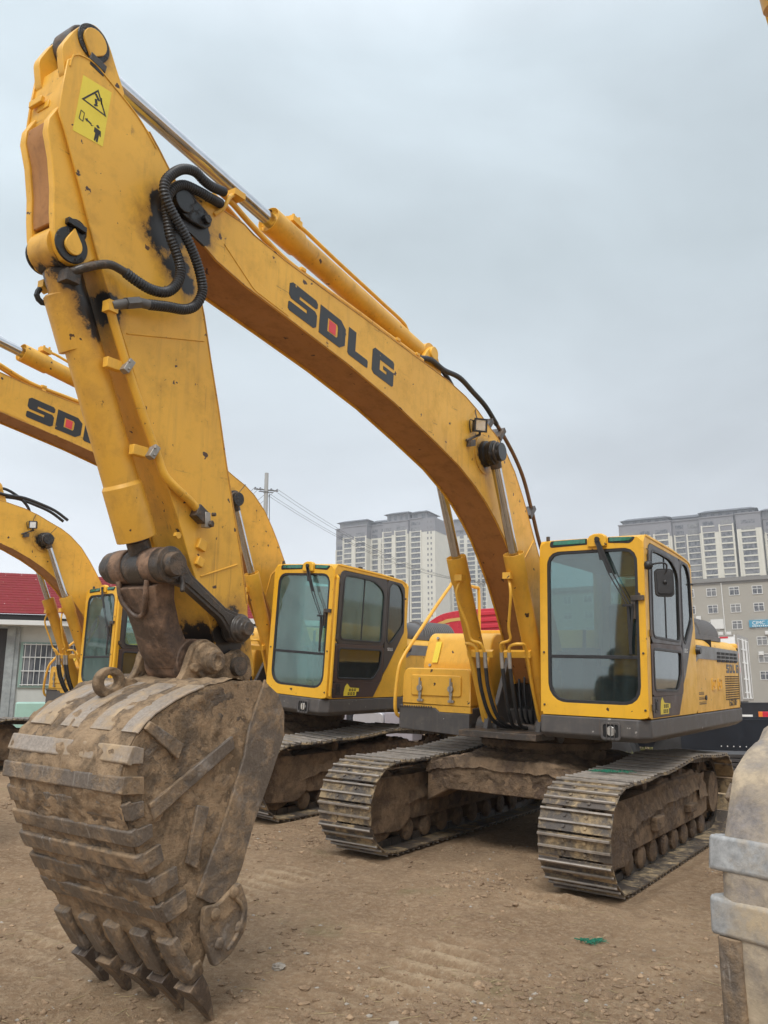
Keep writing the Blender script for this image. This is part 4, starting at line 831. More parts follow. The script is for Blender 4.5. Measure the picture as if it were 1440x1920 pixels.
    for (x, z, th, w) in k[1:]:
        c_ = Vector((x - .02, 0, z)); rings.append([b.v(c_ + nn * th * .75 + Vector((0, w, 0))), b.v(c_ + nn * th + Vector((0, w * .7, 0))), b.v(c_ + nn * th + Vector((0, -w * .7, 0))), b.v(c_ + nn * th * .75 + Vector((0, -w, 0))), b.v(c_ - nn * th * .8 + Vector((0, -w, 0))), b.v(c_ - nn * th * .8 + Vector((0, w, 0)))])
    for A, B in zip(rings, rings[1:]):
        for i in range(6): j = (i + 1) % 6; b.face([A[i], A[j], B[j], B[i]])
    b.face(rings[0][::-1]); b.face(rings[-1]); b.cyl((5.20, -.14, 1.77), (5.20, .14, 1.77), .125, n=32)
    b.tube([(5.56, .12, 2.20), (5.545, .10, 2.10), (5.50, .04, 2.02), (5.50, -.03, 2.01), (5.54, -.10, 2.09), (5.56, -.12, 2.20)], .016, 8, .02)
    part(b, 'bucket_link', LINKM, bevel=.012)
    for s in (1, -1):               # side guide links
        b = MB(); p_, q_ = Vector((5.505, 2.285)), Vector((4.955, 1.965)); d_ = (q_ - p_).normalized(); n2_ = Vector((-d_.y, d_.x)); a0 = math.atan2(d_.y, d_.x)
        pts = [((p_.x + .098 * math.cos(a0 + R_(a))), (p_.y + .098 * math.sin(a0 + R_(a)))) for a in range(50, 311, 20)] + [tuple(p_ + d_ * .16 - n2_ * .042), tuple(q_ - d_ * .16 - n2_ * .038)] + [((q_.x + .088 * math.cos(a0 + R_(a))), (q_.y + .088 * math.sin(a0 + R_(a)))) for a in range(-130, 131, 20)] + [tuple(q_ - d_ * .16 + n2_ * .038), tuple(p_ + d_ * .16 + n2_ * .042)]
        b.py(pts, (.024 + s * .171), (.024 + s * .221)); b.py(inset(pts, .02), (.024 + s * .22), (.024 + s * .228))
        b.lathe((4.955, (.024 + s * .151), 1.965), (0, s, 0), [(0, .085), (.085, .085), (.09, .075), (.11, .07), (.12, .045), (.15, .042)], 28); b.tube([(5.44, (.024 + s * .226), 2.22), (5.445, (.024 + s * .251), 2.18), (5.45, (.024 + s * .261), 2.14)], .014, 8)
        part(b, 'guide_link', PINM, bevel=.006)
    make_bucket(E)
    return E

def path_at(pv, seg, s):
    for i, l in enumerate(seg):
        if s <= l: t = pv[i].lerp(pv[i + 1], s / l); return t, (pv[i + 1] - pv[i]).normalized()
        s -= l
    return pv[0], (pv[1] - pv[0]).normalized()

GLASSD2 = glass('teal_side_glass', (.30, .46, .46), .07, (.28, .36, .36), .08)
def cab_proto(E):
    Z0, Z1 = 1.352, 2.995; Y0, Y1 = .45, 1.455; XF = 1.125
    sil = [(XF, Z0), (XF, 2.90), (1.10, 2.965), (1.04, 2.995), (.2, 2.955), (-.36, 2.905), (-.43, 2.86), (-.455, 2.75), (-.46, 2.40), (-.52, 2.20), (-.52, Z0)]
    # ---- roof and rear
    b = MB(); b.py([(XF - .02, 2.90), (1.085, 2.965), (1.03, 2.99), (.2, 2.955), (-.36, 2.905), (-.43, 2.86), (-.44, 2.80), (1.0, 2.86)], Y0 + .03, Y1 - .03)
    # side skins: left side frame ring around door and quarter window
    left = [(1.02, 2.87), (.96, 2.925), (.1, 2.89), (-.32, 2.865), (-.395, 2.80), (-.425, 2.28), (-.42, 2.20), (.185, 1.362), (1.0, 1.362), (1.02, 1.362)]
    def resample(poly, n, c):
        """ray-cast samples of a polygon from a centre"""
        out = []
        for i in range(n):
            a = 2 * math.pi * i / n; d = (math.cos(a), math.sin(a)); best = None
            for j in range(len(poly)):
                p, q = poly[j], poly[(j + 1) % len(poly)]; ex, ez = q[0] - p[0], q[1] - p[1]; den = d[0] * ez - d[1] * ex
                if abs(den) < 1e-9: continue
                t = ((p[0] - c[0]) * ez - (p[1] - c[1]) * ex) / den; s_ = ((p[0] - c[0]) * d[1] - (p[1] - c[1]) * d[0]) / den
                if t > 0 and -1e-6 <= s_ <= 1 + 1e-6: best = t if best is None else max(best, t)
            out.append((c[0] + d[0] * best, c[1] + d[1] * best))
        return out
    cc = (.35, 2.15); NR = 96
    b.ring(resample(sil, NR, cc), resample(rpoly(left, .04), NR, cc), (0, Y1 - .045, 0), (1, 0, 0), (0, 0, 1), (0, .045, 0))
    rwin = rr(-.30, 1.0, 1.75, 2.84, .08); b.ring(resample(sil, NR, cc), resample(rwin, NR, cc), (0, Y0, 0), (1, 0, 0), (0, 0, 1), (0, .04, 0))
    # front frame round the windscreen
    fo = rr(Y0 + .012, Y1 - .012, Z0, 2.962, (.01, .05, .05, .01)); fi = rr(.525, 1.395, 1.465, 2.865, (.15, .12, .12, .17), 6)
    fc = (.96, 2.2); b.ring(resample(fo, NR, fc), resample(fi, NR, fc), (XF - .05, 0, 0), (0, 1, 0), (0, 0, 1), (.052, 0, 0))
    ro = rr(Y0 + .01, Y1 - .01, Z0, 2.88, .02); ri = rr(.58, 1.32, 2.25, 2.78, .08); b.ring(resample(ro, NR, fc), resample(ri, NR, (.96, 2.5)), (-.50, 0, 0), (0, 1, 0), (0, 0, 1), (.035, 0, 0))
    b.box(-.5, XF - .04, Y0 + .03, Y1 - .05, Z0, Z0 + .03)
    # gutter ridge round the roof
    b.tube([(1.06, 1.449, 2.975), (.2, 1.452, 2.935), (-.34, 1.45, 2.89), (-.425, 1.45, 2.84)], .013, 8, .06)
    cab = b.build('cab', YCAB, E, bevel=.014, seg=3)
    # ---- inside
    b = MB(); b.box(-.2, .32, .68, 1.24, 1.38, 1.80); b.obox((-.10, .96, 2.12), (.07, 0, -.02), (0, .25, 0), (.0, 0, .32)); b.obox((-.13, .96, 2.53), (.05, 0, 0), (0, .13, 0), (0, 0, .10)); b.box(.1, .5, 1.26, 1.38, 1.5, 1.98); b.box(.1, .5, .56, .66, 1.5, 1.98)
    b.tube([(.45, 1.30, 1.98), (.48, 1.28, 2.16)], .02, 8); b.tube([(.45, .62, 1.98), (.48, .64, 2.16)], .02, 8); b.build('driver_seat', BLKP, cab, bevel=.03)
    b = MB(); b.box(.75, .95, .58, .80, 1.38, 1.9); b.tube([(.72, .9, 1.38), (.80, .9, 1.95)], .018, 8); b.tube([(.72, 1.02, 1.38), (.80, 1.02, 1.95)], .018, 8); b.build('control_console', DARKIN, cab, bevel=.02)
    b = MB(); b.box(-.455, 1.05, Y0 + .042, Y1 - .05, 2.80, 2.845); b.build('headliner', plain('grey_headliner', (.16, .17, .17), .8), cab)
    # ---- windscreen
    def seal(name, outer, inner, x0, dx, m, par): k = MB(); k.ring(resample(outer, 72, fc), resample(inner, 72, fc), (x0, 0, 0), (0, 1, 0), (0, 0, 1), (dx, 0, 0)); return k.build(name, m, par, bevel=.003)
    fi2 = inset(fi, .028); seal('window_seal', inset(fi, -.004), fi2, XF - .03, .028, RUBBER, cab)
    up = [(y, max(z, 1.895)) for y, z in inset(fi, .024)]; lo = [(y, min(z, 1.872)) for y, z in inset(fi, .024)]
    b = MB(); b.px([p for i, p in enumerate(up) if p != up[i - 1]], XF - .020, XF - .014); b.build('windscreen', GLASS, cab)
    b = MB(); b.px([p for i, p in enumerate(lo) if p != lo[i - 1]], XF - .020, XF - .014); b.build('lower_windscreen', GLASS, cab)
    b = MB(); b.box(XF - .028, XF - .008, .545, 1.375, 1.868, 1.898); b.build('window_bar', RUBBER, cab, bevel=.003)
    # ---- roof strip lenses and wiper hood
    b = MB(); b.px(rpoly([(.555, 2.905), (.565, 2.968), (.93, 2.972), (.93, 2.915)], [.03, .02, .01, .01]), XF - .01, XF + .006); b.build('lens_surround', RUBBER, cab, bevel=.003); b = MB(); b.px(rpoly([(1.13, 2.92), (1.13, 2.972), (1.385, 2.962), (1.36, 2.925), (1.33, 2.905)], [.01, .01, .02, .02, .02]), XF - .01, XF + .006); b.build('lens_surround', RUBBER, cab, bevel=.003)
    for pg in ([(.59, 2.925), (.60, 2.962), (.915, 2.966), (.915, 2.925)], [(1.145, 2.928), (1.145, 2.966), (1.36, 2.957), (1.335, 2.928)]):
        b = MB(); b.px(rpoly(pg, .012), XF + .002, XF + .012); b.build('roof_lens', GREENG, cab, bevel=.004)
    b = MB(); b.px(rpoly([(.94, 2.885), (.95, 2.985), (1.0, 3.01), (1.08, 3.01), (1.12, 2.985), (1.125, 2.885)], .02), XF - .03, XF + .03); b.build('wiper_motor_cover', YCAB, cab, bevel=.01)
    b = MB(); X_ = XF + .035
    b.cyl((XF, 1.04, 2.955), (X_ + .02, 1.04, 2.955), .022, n=14)
    b.obox((X_ + .01, 1.10, 2.80), (.006, 0, 0), (0, .012, .0), (0, .062, -.165)); b.obox((X_ + .01, 1.06, 2.86), (.006, 0, 0), (0, .016, 0), (0, .02, -.10))
    b.tube([(X_ + .012, 1.06, 2.94), (X_ + .012, 1.20, 2.60), (X_ + .012, 1.325, 2.36)], .0055, 6); b.tube([(X_ + .012, 1.02, 2.94), (X_ + .012, 1.15, 2.62), (X_ + .012, 1.30, 2.355)], .0055, 6)
    b.box(X_, X_ + .016, 1.265, 1.355, 2.33, 2.352); b.obox((X_ - .01, 1.315, 2.12), (.007, 0, 0), (0, .012, 0), (0, -.006, .21)); b.obox((X_ - .006, 1.335, 2.14), (.005, 0, 0), (0, .009, 0), (0, .014, .19))
    wp = b.build('wiper', BLKP, cab)
    # ---- front right pillar bracket, bolts
    b = MB(); b.box(XF, XF + .03, 1.34, 1.45, 2.385, 2.43); b.box(XF, XF + .018, 1.33, 1.37, 2.22, 2.43); [b.bolt((XF, y, z), (1, 0, 0), .011, .012) for y, z in ((.487, 1.92), (.487, 1.44), (1.425, 1.92), (1.428, 1.43))]; b.build('pillar_bracket', PINM, cab, bevel=.003)
    # ---- door (dark) with its two panes, quarter panel
    def pane_ring(name, outer, inner, m, par, y=Y1 - .012, dy=.020, c=None): k = MB(); c = c or (sum(p[0] for p in inner) / len(inner), sum(p[1] for p in inner) / len(inner)); k.ring(resample(outer, 72, c), resample(inner, 72, c), (0, y, 0), (1, 0, 0), (0, 0, 1), (0, dy, 0)); return k.build(name, m, par, bevel=.005)
    wu = rpoly([(.945, 2.07), (.93, 2.86), (.70, 2.862), (.30, 2.84), (.075, 2.72), (.085, 2.055)], [.08, .07, .02, .10, .10, .06], 5)
    wl = rpoly([(.945, 1.60), (.95, 1.965), (.06, 1.955), (.085, 1.72), (.22, 1.585)], [.05, .05, .05, .04, .05], 4)
    doorU = [(1.015, 2.015), (1.015, 2.87), (.97, 2.918), (.04, 2.885), (.015, 2.86), (.015, 2.015)]
    doorL = [(1.015, 1.545), (1.015, 2.015), (.015, 2.015), (.015, 1.60), (.052, 1.545)]
    d = pane_ring('door', doorU, wu, DOORD, cab)
    k = MB(); k.ring(resample(doorL, 72, (.55, 1.78)), resample(wl, 72, (.55, 1.78)), (0, Y1 - .012, 0), (1, 0, 0), (0, 0, 1), (0, .020, 0)); k.py([(1.015, 1.362), (1.015, 1.545), (.052, 1.545), (.19, 1.362)], Y1 - .012, Y1 + .006); lowp = k.build('door_lower_panel', paint('door_lower_paint', (.062, .04, .038), rough=.4, grime=.3, chips=.1), cab, bevel=.004)
    k = MB(); q = rpoly([(-.03, 2.10), (-.03, 2.80), (-.10, 2.855), (-.26, 2.84), (-.36, 2.72), (-.395, 2.30), (-.10, 2.03)], [.03, .08, .06, .06, .08, .06, .06], 4)
    qo = [(.012, 1.61), (.012, 2.885), (-.31, 2.862), (-.392, 2.80), (-.423, 2.28), (-.42, 2.205)]
    qq = pane_ring('quarter_panel', qo, q, DOORD, cab, c=(-.19, 2.4))
    for nm, pg in (('door_window', wu), ('door_lower_window', wl), ('quarter_window', q)):
        k = MB(); k.py(inset(pg, -.002), Y1 - .008, Y1 - .003); k.build(nm, GLASSD, cab)
        k = MB(); k.ring(inset(pg, -.012), inset(pg, .012), (0, Y1 + .004, 0), (1, 0, 0), (0, 0, 1), (0, .009, 0)); k.build('window_seal', RUBBER, cab, bevel=.003)
    k = MB(); k.box(.50, .515, Y1 - .004, Y1 + .003, 2.07, 2.84); k.build('window_divider', RUBBER, cab)
    k = MB(); k.ring(rr(.87, .955, 1.40, 1.53, .01), rr(.885, .94, 1.415, 1.515, .008), (0, Y1 + .004, 0), (1, 0, 0), (0, 0, 1), (0, .006, 0)); k.box(.90, .93, Y1 + .004, Y1 + .014, 1.43, 1.50); k.build('door_handle', BLKP, cab, bevel=.003)
    k = MB(); k.m(0).py([(.80, 1.43), (.78, 1.50), (.74, 1.535), (.68, 1.485), (.50, 1.475), (.50, 1.435), (.55, 1.432), (.55, 1.385), (.80, 1.385)], Y1 + .0065, Y1 + .0085)
    for z0, x0 in ((1.44, .70), (1.395, .72)):
        for i in range(3): xx = x0 - i * .052; k.m(1).ring(rr(xx - .036, xx, z0, z0 + .032, .004, 2), rr(xx - .028, xx - .008, z0 + .008, z0 + .024, .003, 2), (0, Y1 + .0083, 0), (1, 0, 0), (0, 0, 1), (0, .001, 0)); k.box(xx - .02, xx - .016, Y1 + .0083, Y1 + .0093, z0, z0 + .032)
    k.build('door_sticker', [STICK, INK], cab)
    text_mesh('SDLG', .055, (-.06, Y1 + .0075, 1.955), (-1, 0, 0), (0, 0, 1), 'pillar_lettering', WHITEM, cab, .002, .9)
    # hinges, grab rail
    k = MB(); [k.box(.99, 1.04, Y1 - .004, Y1 + .016, z - .03, z + .03) for z in (1.45, 2.1, 2.78)]; k.tube([(1.045, Y1 + .002, 2.86), (1.05, Y1 + .02, 2.84), (1.05, Y1 + .012, 2.78)], .006, 6); k.tube([(-.37, Y1, 2.66), (-.40, Y1 + .03, 2.66)], .012, 6); k.build('door_hinge', PINM, cab, bevel=.003)
    k = MB(); [k.obox((x, 1.40, z + .01), (.03, 0, 0), (0, .015, 0), (0, 0, .018)) for x, z in ((.55, 2.975), (-.15, 2.93))]; k.cyl((1.03, .50, 2.98), (1.03, .50, 3.03), .018, n=10); k.build('roof_bracket', PINM, cab, bevel=.003)
    return cab

def pillar_rail(E, cab):
    k = MB(); k.tube([(1.06, 1.44, 2.84), (1.10, 1.50, 2.80), (1.11, 1.50, 2.7), (1.11, 1.50, 1.50), (1.10, 1.49, 1.44), (1.06, 1.44, 1.42)], .019, 10, .04); return k.build('grab_rail', YCAB, cab)

def mirror(cab):
    k = MB(); k.m(0).ball((1.10, 1.485, 2.70), .042, 12); k.tube([(1.10, 1.50, 2.70), (1.09, 1.56, 2.715), (1.06, 1.62, 2.715), (1.04, 1.63, 2.68), (1.04, 1.60, 2.60)], .009, 8, .02)
    fx = Vector((.86, .45, .10)).normalized(); sx = Vector((0, 0, 1)).cross(fx).normalized(); ux = fx.cross(sx); c_ = Vector((1.03, 1.60, 2.545))
    pts = rr(-.082, .082, -.125, .125, .035, 5); k.prism(pts, c_ - fx * .02, sx, ux, fx * .035); k.prism([(p[0] * .8, p[1] * .85) for p in pts], c_ + fx * .012, sx, ux, fx * .014); k.ball(c_ + fx * .03, .02, 8)
    o = k.build('mirror', BLKP, cab, bevel=.01, seg=3); return o

def copy_tree(o, parent=None, skip=()):
    c = o.copy(); COL.objects.link(c)
    if parent: c.parent = parent
    for ch in list(KIDS.get(o, ())):
        if ch.name.split('.')[0] in skip: continue
        copy_tree(ch, c, skip)
    return c

def pose(o, loc, rot):
    M = Matrix(rot).to_4x4(); M.translation = Vector(loc); o.matrix_world = M

E1 = excavator_proto(); CAB = cab_proto(E1)
KIDS = {}
for o_ in bpy.data.objects:
    if o_.parent: KIDS.setdefault(o_.parent, []).append(o_)
E2 = copy_tree(E1, skip=('return_pipe', 'hose_clamp', 'boom_hose')); E3 = copy_tree(E1, skip=('return_pipe', 'hose_clamp')); E4 = copy_tree(E1, skip=('bucket',)); make_bucket(E4, True)
mirror(CAB)
for E_ in (E2, E3):
    for ch in E_.children:
        if ch.name.startswith('cab'): pillar_rail(E_, ch)
for E_ in (E2, E3):
    for ch in E_.children_recursive:
        if ch.name.split('.')[0] in ('windscreen', 'lower_windscreen', 'door_window', 'quarter_window'):
            ch.data = ch.data.copy(); ch.data.materials[0] = GLASS2 if 'wind' in ch.name[:9] or 'lower' in ch.name else GLASSD2
R1 = ((-.56462887, .82502808, .0228672), (-.82503811, -.56344691, -.04289168), (-.02250239, -.04308419, .998818)); T1 = (1.69962849, 9.27161092, .01221153)
R2 = ((-.5894601, .8054164, .0619766), (-.8074291, -.5851380, -.0753117), (-.0243924, -.0944349, .9952322)); T2 = (-1.291, 12.146, .271)
R3 = ((-.6858896, .7272899, .0245950), (-.7276892, -.6857095, -.0164611), (.0048931, -.0291880, .9995620)); T3 = (-4.4995, 14.836, .246)
RM1 = Matrix(R1)
# the fourth machine stands at a steeper angle, its arm nearly upright: turn the front group about the boom nose pin
A4 = R_(.8); PV = Vector((5.59, 0, 4.37)); F4 = Matrix.Translation(PV) @ Matrix.Rotation(-A4, 4, 'Y') @ Matrix.Translation(-PV)
RM4 = Matrix.Rotation(R_(-16), 3, 'Z') @ RM1; T4 = Vector((.782, 2.163, 1.078)) - RM4 @ (F4 @ Vector((5.935, -.43, 1.33)))
for ch in E4.children:
    k_ = ch.name.split('.')[0]
    if k_ in ('arm', 'bucket', 'bucket_cylinder', 'bucket_link', 'guide_link', 'upper_link_pin'): ch.matrix_local = F4
    if k_ == 'arm_cylinder':
        h_ = Vector((2.62, 0, 4.46)); e0 = Vector((6.215, 0, 5.04)); e1 = F4 @ e0; a0 = math.atan2(e0.z - h_.z, e0.x - h_.x); a1 = math.atan2(e1.z - h_.z, e1.x - h_.x)
        ch.matrix_local = Matrix.Translation(h_) @ Matrix.Rotation(-(a1 - a0), 4, 'Y') @ Matrix.Translation(-h_); dl = (e1 - h_).length - (e0 - h_).length
        for g_ in ch.children:
            if g_.name.startswith('rod'): g_.location = (e0 - h_).normalized() * dl
pose(E1, T1, R1); pose(E2, T2, R2); pose(E3, T3, R3); pose(E4, T4, RM4)
G_EX = 'yellow tracked excavators parked in a row'
tag(E1, 'near yellow excavator with a big muddy bucket and a round-cornered door mirror', 'excavator', G_EX)
tag(E2, 'second yellow excavator, its cab between the near arm and the tool box', 'excavator', G_EX)
tag(E3, 'farthest yellow excavator at the left, in front of the red-roofed shed', 'excavator', G_EX)
tag(E4, 'excavator at the right edge showing only its pale mud-caked bucket', 'excavator', G_EX)

# ================================================================== GROUND
def npnoise(seed):
    r = np.random.RandomState(seed); g = r.rand(256, 256)
    def f(x, y):
        xi = np.floor(x).astype(int); yi = np.floor(y).astype(int); fx = x - xi; fy = y - yi; fx = fx * fx * (3 - 2 * fx); fy = fy * fy * (3 - 2 * fy)
        a = g[xi % 256, yi % 256]; b = g[(xi + 1) % 256, yi % 256]; c = g[xi % 256, (yi + 1) % 256]; d = g[(xi + 1) % 256, (yi + 1) % 256]
        return (a * (1 - fx) + b * fx) * (1 - fy) + (c * (1 - fx) + d * fx) * fy
    return f
NZ = [npnoise(k) for k in range(8)]
def fbm(x, y, s, o=4, k=0): return sum(NZ[(k + i) % 8](x * s * 2 ** i + 13 * i, y * s * 2 ** i + 7 * i) / 2 ** i for i in range(o)) / (2 - 2 ** (1 - o)) - .5
def plane_z(x, y, T, Rm): n = (Rm[0][2], Rm[1][2], Rm[2][2]); return T[2] - (n[0] * (x - T[0]) + n[1] * (y - T[1])) / n[2]
def base_z(x, y):
    xc = 26 * np.tanh(x / 26); yc = 34 * np.tanh(y / 34)
    base = plane_z(xc, yc, T1, R1); w0 = np.full_like(base, .35); acc = base * w0
    for T, Rm in ((T1, R1), (T2, R2), (T3, R3)):
        w = np.exp(-(((x - T[0]) ** 2 + (y - T[1]) ** 2) / 5.5)); acc = acc + plane_z(x, y, T, Rm) * w; w0 = w0 + w
    return acc / w0
def under(x, y):
    """0 beneath the tracks, 1 elsewhere: packs the earth flat where the machines stand"""
    m = np.ones_like(x)
    for T, Rm in ((T1, R1), (T2, R2), (T3, R3), (tuple(T4), RM4)):
        dx, dy = x - T[0], y - T[1]; lx = dx * Rm[0][0] + dy * Rm[1][0]; ly = dx * Rm[0][1] + dy * Rm[1][1]
        for s in (1, -1):
            q = np.clip(np.maximum(np.abs(lx + .06) - 1.95, np.abs(ly - 1.12 * s) - .32) / .25, 0, 1); m = np.minimum(m, q)
    return m
def ground_z(x, y, fine=True, dry=False):
    z = base_z(x, y); u = under(x, y); near = np.exp(-np.hypot(x, y - 5) / 16)
    d = .09 * fbm(x, y, .35, 3) * near + .05 * fbm(x, y, 1.4, 4, 2) * near
    if fine:
        c = fbm(x, y, 7, 5, 3); lump = np.clip(fbm(x, y, 3.1, 4, 5) + .08, 0, 1)
        d = d + near * (.036 * c + .018 * np.clip(fbm(x, y, 26, 3, 2), 0, 1) + .17 * lump * np.clip(fbm(x, y, 14, 4, 1) + .02, 0, 1))
        # grouser prints left by tracks that drove through, along the machines' heading
        hx, hy = R1[0][0], R1[1][0]; s_ = x * hx + y * hy; t_ = -x * hy + y * hx + .25 * fbm(x, y, .3, 2, 6)
        band = np.exp(-((t_ + 2.78) / .30) ** 4) + .9 * np.exp(-((t_ + 4.95) / .30) ** 4) + .5 * np.exp(-((t_ + 1.5) / .28) ** 4)
        band = band * np.clip(.62 + 3.5 * fbm(x, y, 1.1, 3, 4), 0, 1)
        d = d + near * band * (.024 * np.sign(np.sin(s_ * 2 * np.pi / .19)) * np.clip(np.abs(np.sin(s_ * 2 * np.pi / .19)) * 2, 0, 1) - .02)
    # soft rims of pushed-up earth round the tracks
    rim = np.exp(-((u - .6) / .28) ** 2) * .085 * np.clip(fbm(x, y, 4, 4, 6) + .35, 0, 1)
    if dry: return band * np.clip(np.sin(s_ * 2 * np.pi / .19) * 1.6, 0, 1) * near * u  # mask of the print crests for their painted lightening
    return z + d * (.15 + .85 * u) + rim * near - .01 * (1 - u)
def graded(lo, hi, a, b, fine, grow):
    m = list(np.arange(a, b + fine, fine)); s = fine; v = b
    while v < hi: s *= grow; v += s; m.append(v)
    s = fine; v = a
    while v > lo: s *= grow; v -= s; m.insert(0, v)
    return np.array(m)
gx = graded(-900, 900, -3.0, 3.2, .017, 1.05); gy = graded(-40, 1200, 2.4, 8.2, .019, 1.045)
X, Y = np.meshgrid(gx, gy, indexing='ij'); Zg = ground_z(X, Y)
co = np.stack([X, Y, Zg], -1).reshape(-1, 3).astype(np.float32); nx, ny = X.shape
ii = (np.arange(nx - 1)[:, None] * ny + np.arange(ny - 1)[None, :]).reshape(-1)
fc_ = np.stack([ii, ii + ny, ii + ny + 1, ii + 1], -1).astype(np.int32)
me = bpy.data.meshes.new('ground'); me.vertices.add(len(co)); me.vertices.foreach_set('co', co.ravel())
me.loops.add(fc_.size); me.loops.foreach_set('vertex_index', fc_.ravel()); me.polygons.add(len(fc_))
me.polygons.foreach_set('loop_start', np.arange(0, fc_.size, 4, dtype=np.int32)); me.polygons.foreach_set('use_smooth', np.ones(len(fc_), bool)); me.update(); me.validate()
gm, t, b_ = new_mat('dry_earth'); v = vec_n(t, rand=False)
n1 = noise_n(t, v, .45, 6, .6, .3); n2 = noise_n(t, v, 3.2, 8, .65, .4); n3 = noise_n(t, v, 22, 9, .72); n4 = noise_n(t, v, 95, 6, .7)
c = mixc(t, rng(t, n1, .38, .62), (.455, .312, .19), (.295, .194, .115)); c = mixc(t, rng(t, n2, .42, .66, 0, .75), c, (.265, .172, .10)); c = mixc(t, rng(t, n3, .46, .62, 0, .6), c, (.54, .405, .27)); c = mixc(t, rng(t, noise_n(t, v, 11, 9, .75, .6), .54, .66, 0, .55), c, (.21, .14, .09)); c = mixc(t, rng(t, n4, .55, .68, 0, .6), c, (.16, .11, .07)); c = mixc(t, rng(t, noise_n(t, v, 60, 5, .7), .60, .68, 0, .7), c, (.55, .45, .33))
c = mixc(t, rng(t, noise_n(t, v, 1.1, 5, .6), .60, .70, 0, .35), c, (.20, .20, .09))
an = t.nodes.new('ShaderNodeAttribute'); an.attribute_name = 'dry'; c = mixc(t, mathn(t, 'MULTIPLY', an.outputs['Fac'], rng(t, n3, .3, .6, .25, .8)), c, (.62, .47, .31))  # print crests coloured lighter, in place of light catching the relief
t.links.new(c, b_.inputs['Base Color']); b_.inputs['Roughness'].default_value = .95; b_.inputs['Specular IOR Level'].default_value = .2
bump(t, b_, mathn(t, 'ADD', mathn(t, 'MULTIPLY', n3, .7), mathn(t, 'MULTIPLY', n4, .6)), 1.0, .035)
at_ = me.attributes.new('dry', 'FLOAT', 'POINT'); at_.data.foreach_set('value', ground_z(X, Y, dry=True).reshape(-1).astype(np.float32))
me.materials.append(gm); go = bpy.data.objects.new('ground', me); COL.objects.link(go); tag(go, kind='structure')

def gz(x, y): return float(ground_z(np.array([x]), np.array([y]))[0])
# loose clods and pebbles
def scatter(name, n, smin, smax, m, seed, region, label=None, dens=None):
    r = np.random.RandomState(seed); pts = []
    while len(pts) < n:
        a = r.uniform(region[0], region[1]); d_ = r.uniform(region[2] ** .5, region[3] ** .5) ** 2; x, y = d_ * math.sin(a), d_ * math.cos(a)
        if float(under(np.array([x]), np.array([y]))[0]) < .8: continue
        if dens is not None and r.rand() > dens(x, y): continue
        pts.append((x, y))
    P = np.array(pts); zz = ground_z(P[:, 0], P[:, 1]); ico = [(0, 0, 1), (.9, 0, .3), (.28, .85, .35), (-.72, .53, .3), (-.72, -.53, .35), (.28, -.85, .3), (.6, .5, -.5), (-.25, .75, -.5), (-.8, 0, -.5), (-.25, -.75, -.5), (.6, -.5, -.5)]
    fs = [(0, 1, 2), (0, 2, 3), (0, 3, 4), (0, 4, 5), (0, 5, 1), (1, 6, 2), (2, 6, 7), (2, 7, 3), (3, 7, 8), (3, 8, 4), (4, 8, 9), (4, 9, 5), (5, 9, 10), (5, 10, 1), (1, 10, 6)]
    vs = []; fa = []
    for (x, y), z in zip(pts, zz):
        s = smin * (smax / smin) ** (r.rand() ** 2.2); a = r.uniform(0, 6.28); sx, sy, sz = s * r.uniform(.7, 1.4), s * r.uniform(.6, 1.1), s * r.uniform(.35, .8); b0 = len(vs)
        for p in ico:
            q = [p[i] * r.uniform(.75, 1.25) for i in range(3)]; vs.append((x + (q[0] * sx * math.cos(a) - q[1] * sy * math.sin(a)), y + (q[0] * sx * math.sin(a) + q[1] * sy * math.cos(a)), z + q[2] * sz))
        fa += [tuple(b0 + i for i in f) for f in fs]
    me = bpy.data.meshes.new(name); me.from_pydata(vs, [], fa); me.materials.append(m); o = bpy.data.objects.new(name, me); COL.objects.link(o)
    tag(o, label, 'earth' if label else None, kind='stuff'); return o
CLOD = muddy('earth_clod', (.22, .148, .09), (.38, .26, .158), .5, scale=9, steel_rough=.95, bs=.6, bd=.01)
PEB = plain('pale_stone', (.34, .30, .25), .9, 0, .4, 12, .3, .01)
dn = lambda x, y: .10 + .9 * min(1, max(0, 5 * float(fbm(np.array([x]), np.array([y]), .8, 4, 2)[0]) + .25))
scatter('earth_clods', 24000, .003, .034, CLOD, 4, (-.55, .55, 2.4, 12), 'loose brown clods of earth scattered over the yard', dn)
scatter('pebbles', 1500, .004, .02, PEB, 9, (-.55, .55, 2.4, 10), 'small pale stones scattered over the dirt yard', dn)
# straw and twigs
b = MB(); rs = random.Random(8)
for i in range(420):
    a = rs.uniform(-.5, .5); d_ = rs.uniform(2.5, 7); x, y = d_ * math.sin(a), d_ * math.cos(a); l = rs.uniform(.015, .06); th = rs.uniform(0, 3.14); z = gz(x, y) + .006
    b.obox((x, y, z), (l * math.cos(th), l * math.sin(th), rs.uniform(-.004, .004)), (-.0015 * math.sin(th), .0015 * math.cos(th), 0), (0, 0, .001))
tag(b.build('straw', plain('dry_straw', (.42, .33, .18), .9, 0, .3, 10, 0)), 'dried straw and twigs lying on the dirt', 'straw', kind='stuff')

